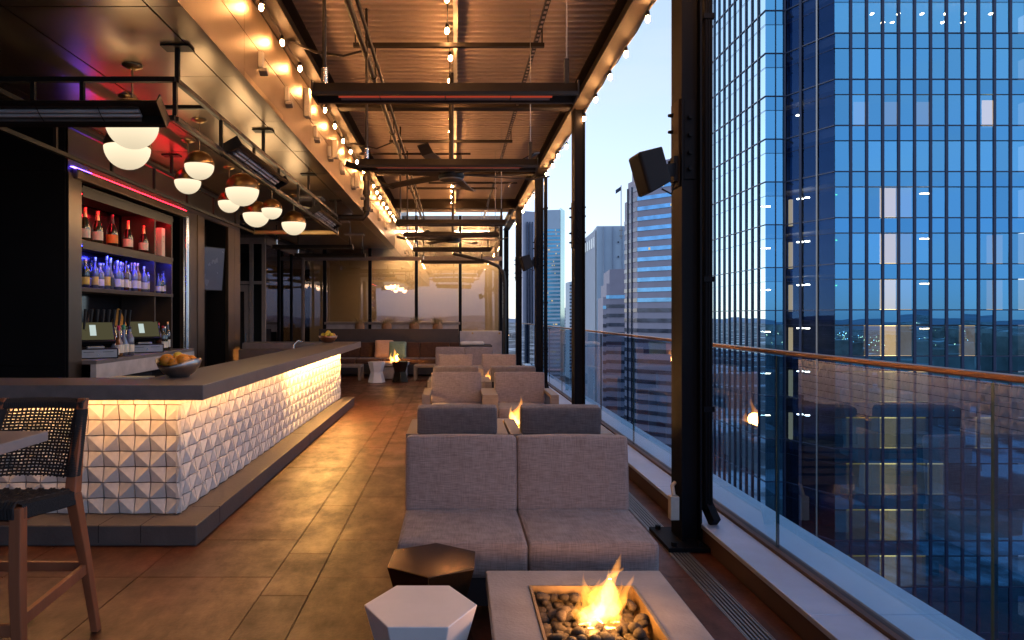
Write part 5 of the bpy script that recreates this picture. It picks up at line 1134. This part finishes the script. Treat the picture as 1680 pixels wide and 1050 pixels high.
tg = [(fp(985, 1018, 2.68), fp(1018, 903, 2.70), 0.037, 0.020, 0), (fp(990, 1020, 2.64), fp(1003, 930, 2.66), 0.036, 0.016, 1), (fp(962, 1022, 2.66), fp(961, 934, 2.68), 0.025, 0.014, 0), (fp(975, 1024, 2.62), fp(985, 962, 2.64), 0.033, 0.012, 1),
      (fp(1002, 1016, 2.70), fp(1040, 940, 2.72), 0.026, 0.012, 0), (fp(955, 1024, 2.60), fp(947, 972, 2.61), 0.020, 0.010, 0), (fp(1008, 1020, 2.62), fp(1018, 950, 2.63), 0.024, 0.012, 0), (fp(1001, 950, 2.70), fp(1024, 928, 2.70), 0.013, 0.006, 0), (fp(970, 1030, 2.56), fp(972, 985, 2.57), 0.024, 0.01, 1), (fp(1000, 1030, 2.56), fp(1010, 985, 2.58), 0.026, 0.012, 0), (fp(978, 1012, 2.74), fp(984, 945, 2.75), 0.020, 0.016, 0)]
fire_table(0.14, 0.925, 2.12, 3.085, ZF, (0.315, 0.765, 2.28, 2.905), tg, 'large concrete fire table with glowing pebble tray before the linen sofa', 'n', 8.0, 3)
def tgs(x, y, z, h_, k_): return [((x, y, z), (x + 0.03, y, z + h_), 0.040, 0.03, 0), ((x - 0.04, y - 0.02, z), (x - 0.05, y, z + h_ * 0.7), 0.032, 0.02, 1), ((x + 0.05, y + 0.02, z), (x + 0.12, y, z + h_ * 0.55), 0.028, 0.03, 0), ((x - 0.01, y, z), (x - 0.01, y, z + h_ * 0.45), 0.04, 0.01, 1)]
fire_table(0.10, 0.90, 6.85, 7.65, ZF, (0.27, 0.72, 7.02, 7.47), tgs(0.66, 7.25, ZF - 0.03, 0.34, 0), 'concrete fire table between the facing lounge chairs', 'm', 9.0, 5)
fire_table(0.10, 0.90, 11.2, 12.0, ZF, (0.27, 0.72, 11.37, 11.82), tgs(0.57, 11.55, ZF - 0.03, 0.30, 0), 'concrete fire table between the farther lounge chairs', 'f', 9.0, 6)
fire_table(-1.95, -1.15, 16.55, 17.35, ZF, (-1.78, -1.33, 16.72, 17.17), tgs(-1.52, 16.9, ZF - 0.03, 0.42, 0), 'concrete fire table before the brown end bench', 'e', 12.0, 7)

# ------------------------------------------------------------------ hexagonal stools
def hex_stool(x, y, h_, r_, rot, mat, lb, inv=0.70):
    S_ = thing('hexagonal_stool', lb, 'side table', (x, y, 0), 'hexagonal side tables')
    ring = lambda rr, z, o_=0: [(x + rr * math.cos(R(rot + o_ + 60 * i)), y + rr * math.sin(R(rot + o_ + 60 * i)), z) for i in range(6)]
    v = ring(r_, h_) + ring(r_ * inv, h_ * 0.5) + ring(r_, 0.002)
    f = [tuple(range(6)), tuple(range(17, 11, -1))] + [(a * 6 + i, a * 6 + (i + 1) % 6, (a + 1) * 6 + (i + 1) % 6, (a + 1) * 6 + i) for a in (0, 1) for i in range(6)]
    o = MB().add(v, f).build('hourglass_body', mat, S_, 0.005, 3); return S_
hex_stool(-0.13, 2.60, 0.45, 0.217, 0, M['whitestool'], 'white faceted hourglass side table beside the large fire table')
hex_stool(-0.10, 3.09, 0.45, 0.222, 27, M['darkstool'], 'dark bronze faceted hourglass side table before the linen sofa')
hex_stool(PX(618, 15.9), 15.9, 0.48, 0.205, 12, M['whitestool'], 'white faceted hourglass side table before the end bench fire'); hex_stool(PX(656, 16.0), 16.0, 0.48, 0.215, 40, M['darkstool'], 'dark faceted hourglass side table before the end bench fire')
# ------------------------------------------------------------------ end bench, low tables, planter
EB = thing('end_bench', 'long brown cushioned bench along the end wall', 'bench', (-2, 18, 0))
MB().box(-4.0, 0.15, 17.45, 18.45, 0.05, 0.30).build('base', M['darkframe'], EB); MB().box(-4.0, 0.15, 18.40, 18.48, 0.30, 0.80).build('back_board', M['darkframe'], EB)
bx = [-4.0, -3.25, -2.55, -1.87, -1.40, -0.93, -0.14, 0.14]
for a, b in zip(bx[:-1], bx[1:]):
    cushion('seat_cushion', b - a - 0.01, 0.80, 0.14, ((a + b) / 2, 17.88, 0.30), 0, M['brown_fab'], EB); cushion('back_cushion', b - a - 0.01, 0.16, 0.40, ((a + b) / 2, 18.30, 0.435), R(-6), M['brown_fab'], EB)
def pillow(x, y, z, s_, mat, lb, rx):
    m_ = rbox(s_, 0.13, s_, 0.05, 0.0, 12); m_.v = [(a * (1 + 0.10 * abs(c / s_ * 2 - 1) ** 2 * 0.6), b * (1.25 - 0.9 * max(abs(a) / (s_ / 2), abs(c / s_ * 2 - 1)) ** 3), c) for a, b, c in m_.v]
    m_ = shift(m_, 0, 0, 0, rx); m_.v = [(a + x, b + y, c + z) for a, b, c in m_.v]; o = m_.build('pillow', mat); weld(o); tag(o, lb, 'pillow')
pillow(PX(630, 18.05), 18.02, 0.435, 0.48, M['pink_fab'], 'pale pink pillow leaning on the brown bench', R(-14)); pillow(PX(652, 17.95), 17.95, 0.435, 0.45, M['teal_fab'], 'teal green pillow leaning on the brown bench', R(-16))
def low_table(x0, x1, y0, y1, lb):
    T = thing('low_side_table', lb, 'side table', ((x0 + x1) / 2, (y0 + y1) / 2, 0), 'low taupe tables by the end bench'); MB().box(x0, x1, y0, y1, 0.31, 0.36).build('table_top', M['frame'], T, 0.003)
    for x in (x0 + 0.03, x1 - 0.03):
        for y in (y0 + 0.03, y1 - 0.03): MB().box(x - 0.03, x + 0.03, y - 0.03, y + 0.03, 0, 0.31).build('leg', M['frame'], T)
low_table(-2.95, -2.25, 16.3, 16.9, 'low taupe side table half hidden behind the bar end'); low_table(-0.98, -0.20, 16.3, 16.9, 'low taupe side table beside the sofa nearest the end wall')
PB_ = thing('planter_wall', 'dark planter wall behind the brown bench', 'planter', (-1.8, 18.9, 0)); MB().box(-3.7, 0.10, 18.6, 18.64, 0, 1.19).build('front_panel', M['plantbox'], PB_); MB().box(-3.7, 0.10, 18.64, 19.2, 0, 1.10).build('soil_box', M['seam'], PB_)
for x, lb in ((-2.62, 'dry grass tuft in the planter closest to the copper bowl'), (-1.88, 'dry grass tuft in the planter over the pink pillow'), (-1.12, 'dry grass tuft in the planter over the brown cushions'), (-0.47, 'dry grass tuft at the planter end')):
    G_ = thing('ornamental_grass', lb, 'plant', (x, 18.85, 1.10)); rg = random.Random(int(x * 50)); m_ = MB(); w_ = 0.16
    for i in range(170):
        a = rg.uniform(0, 6.28); b = rg.uniform(0, 0.09); l = rg.uniform(0.22, 0.56); o_ = rg.uniform(0.2, 0.75) * l; bxx, byy = x + b * math.cos(a), 18.85 + b * math.sin(a)
        t1 = (bxx + o_ * 0.35 * math.cos(a), byy + o_ * 0.35 * math.sin(a), 1.10 + l * 0.62); t2 = (bxx + o_ * math.cos(a), byy + o_ * math.sin(a), 1.10 + l * rg.uniform(0.75, 1.0)); s_ = 0.004; px_x, py_y = -math.sin(a) * s_, math.cos(a) * s_
        m_.add([(bxx - px_x, byy - py_y, 1.10), (bxx + px_x, byy + py_y, 1.10), (t1[0] + px_x, t1[1] + py_y, t1[2]), (t1[0] - px_x, t1[1] - py_y, t1[2]), t2], [(0, 1, 2, 3), (3, 2, 4)])
    m_.build('blades', M['grass'], G_); MB().lathe([(0.09, 0), (0.12, 0.05), (0.145, 0.15), (0.125, 0.24), (0.06, 0.29)], 12, (x, 18.85, 1.08)).build('clump', M['pot'], G_)
OT = thing('dark_ottoman_table', 'dark low table carrying folded white towels by the white panel', 'table', (0.45, 17.6, 0)); MB().box(0.12, 0.95, 17.2, 18.2, 0.76, 0.80).build('table_top', M['darkframe'], OT, 0.004)
for x in (0.17, 0.9):
    for y in (17.25, 18.15): MB().box(x - 0.03, x + 0.03, y - 0.03, y + 0.03, 0, 0.76).build('leg', M['darkframe'], OT)
for x, s_, lb in ((0.30, 0.30, 'folded white towel on the dark table nearer the bench'), (0.58, 0.34, 'folded white towel on the dark table nearer the rail')):
    tw = shift(rbox(s_, 0.28, 0.085, 0.03, 0.01), x, 17.5, 0.801).build('folded_towel', M['cloth']); weld(tw); tag(tw, lb, 'towel')

# ------------------------------------------------------------------ bar stool and high table at the left edge
ST = thing('woven_bar_stool', 'teak bar stool with black woven rope back and seat', 'bar stool', (-2.02, 3.1, 0))
XR, XL = -1.79, -2.25
for x, s_ in ((XR, 1), (XL, -1)):
    nm = 'rear_leg'
    pts = [(x + s_ * 0.025, 3.36, 0), (x + s_ * 0.012, 3.29, 0.36), (x, 3.20, 0.72), (x - s_ * 0.01, 3.25, 0.90), (x - s_ * 0.035, 3.355, 1.145)]
    for a, b in ((0, 2), (2, 4)):
        m_ = MB(); pa = [Vector(p_) for p_ in pts[a:b + 1]]
        for i in range(len(pa) - 1): pass
        vs_ = []
        for i, p_ in enumerate(pa):
            k_ = [0.017, 0.021, 0.026, 0.022, 0.018][a + i]; vs_ += [(p_.x - k_, p_.y - k_ * 1.15, p_.z), (p_.x + k_, p_.y - k_ * 1.15, p_.z), (p_.x + k_, p_.y + k_ * 1.15, p_.z), (p_.x - k_, p_.y + k_ * 1.15, p_.z)]
        n = len(pa); fs = [(4 * i + j, 4 * i + (j + 1) % 4, 4 * i + 4 + (j + 1) % 4, 4 * i + 4 + j) for i in range(n - 1) for j in range(4)] + [(3, 2, 1, 0), tuple(range(4 * n - 4, 4 * n))]
        m_.add(vs_, fs).build('rear_leg' if a == 0 else 'back_post', M['teak'], ST, 0.004)
    m_ = MB(); vs_ = []
    for (px_, py_, pz_), k_ in (((x + s_ * 0.01, 2.80, 0.0), 0.019), ((x + s_ * 0.0, 2.795, 0.45), 0.025), ((x, 2.80, 0.765), 0.024)): vs_ += [(px_ - k_, py_ - k_, pz_), (px_ + k_, py_ - k_, pz_), (px_ + k_, py_ + k_, pz_), (px_ - k_, py_ + k_, pz_)]
    m_.add(vs_, [(4 * i + j, 4 * i + (j + 1) % 4, 4 * i + 4 + (j + 1) % 4, 4 * i + 4 + j) for i in range(2) for j in range(4)] + [(3, 2, 1, 0), (8, 9, 10, 11)]).build('front_leg', M['teak'], ST, 0.004)
    MB().bar((x + s_ * 0.012, 2.815, 0.30), (x + s_ * 0.012, 3.285, 0.335), 0.024, 0.05).build('side_stretcher', M['teak'], ST, 0.003)
    # rope wound round the post
    wr = MB(); n = 40
    for i in range(n):
        t = i / n; z = 0.80 + 0.30 * t; yy = 3.215 + (z - 0.80) * 0.40; wr.lathe([(0.031, -0.004), (0.034, 0.0), (0.031, 0.004)], 8, (x - s_ * (0.006 + 0.028 * t), yy, z))
    wr.build('rope_winding', M['rope'], ST)
MB().bar((XL, 3.30, 0.34), (XR, 3.30, 0.34), 0.022, 0.045).build('rear_stretcher', M['teak'], ST, 0.003); MB().bar((XL, 2.80, 0.26), (XR, 2.80, 0.26), 0.022, 0.05).build('foot_rest', M['teak'], ST, 0.003)
wv = MB()
def bk(u, v, off):      # point on the curved woven back; u across, v up
    x = XL + 0.02 + (XR - XL - 0.04) * u; z = 0.79 + 0.345 * v; y = 3.20 + (z - 0.79) * 0.41 + 0.05 * math.sin(math.pi * u) + off; return (x, y, z)
NV, NH = 22, 21
for i in range(NV):
    u = (i + 0.5) / NV; d_ = 0.004 * (i % 3 == 0); wv.tube([bk(u + 0.002 * math.sin(j * 2.1 + i), j / 20, 0.004 * (1 if (i + j) % 2 else -1)) for j in range(21)], 0.0047, 4)
for j in range(NH):
    v = (j + 0.5) / NH * 0.86
    wv.tube([bk(i / 30, v + 0.003 * math.sin(i * 0.7 + j), 0.004 * (1 if (i + j) % 2 else -1)) for i in range(31)], 0.0052, 4)
wv.build('woven_back', M['rope'], ST)
tr_ = MB()
for i in range(52): 
    u = i / 51; tr_.tube([bk(u, 0.90, -0.014), bk(u, 0.97, -0.02), bk(u, 1.02, 0.0), bk(u, 0.97, 0.02), bk(u, 0.88, 0.013)], 0.0055, 4)
tr_.build('top_rail_wrap', M['rope'], ST)
se = MB(); n = 34
for i in range(n):                       # seat strands running front to back, dipping in the middle
    u = (i + 0.5) / n; x = XL + (XR - XL) * u; dip = 0.018 * math.sin(math.pi * u)
    se.tube([(x, 2.775, 0.72), (x, 2.77, 0.765), (x, 2.79, 0.785 - dip * 0.3)] + [(x, 2.79 + 0.41 * k_ / 14, 0.785 - 0.05 * k_ / 14 - dip * math.sin(math.pi * k_ / 14) + 0.004 * (1 if (i // 2 + k_) % 2 else -1)) for k_ in range(1, 15)] + [(x, 3.215, 0.71)], 0.0068, 5)
for s_, x in ((1, XR + 0.014), (-1, XL - 0.014)):
    for i in range(40): y_ = 2.80 + 0.40 * i / 39; z_ = 0.775 - 0.05 * i / 39; se.tube([(x - s_ * 0.02, y_, z_ + 0.008), (x + s_ * 0.006, y_, z_), (x + s_ * 0.006, y_, z_ - 0.055), (x - s_ * 0.02, y_, z_ - 0.062)], 0.0058, 4)
se.build('woven_seat', M['rope'], ST)
MB().prism([(XL + 0.01, 2.80), (XR - 0.01, 2.80), (XR - 0.01, 3.19), (XL + 0.01, 3.19)], 0.69, 0.705).build('seat_frame', M['teak'], ST)
HT = thing('high_table', 'grey topped high table in front of the woven stool', 'table', (-2.15, 2.6, 0))
MB().box(-2.55, -1.765, 2.18, 2.965, 1.008, 1.05).build('table_top', M['tabletop'], HT, 0.003); MB().tube([(-2.17, 2.55, 0.02), (-2.17, 2.55, 1.008)], 0.035, 12).build('pedestal', M['blacksteel'], HT); MB().lathe([(0, 0.03), (0.05, 0.03), (0.24, 0.012), (0.24, 0.001), (0, 0.001)], 20, (-2.17, 2.55, 0)).build('foot_plate', M['blacksteel'], HT)
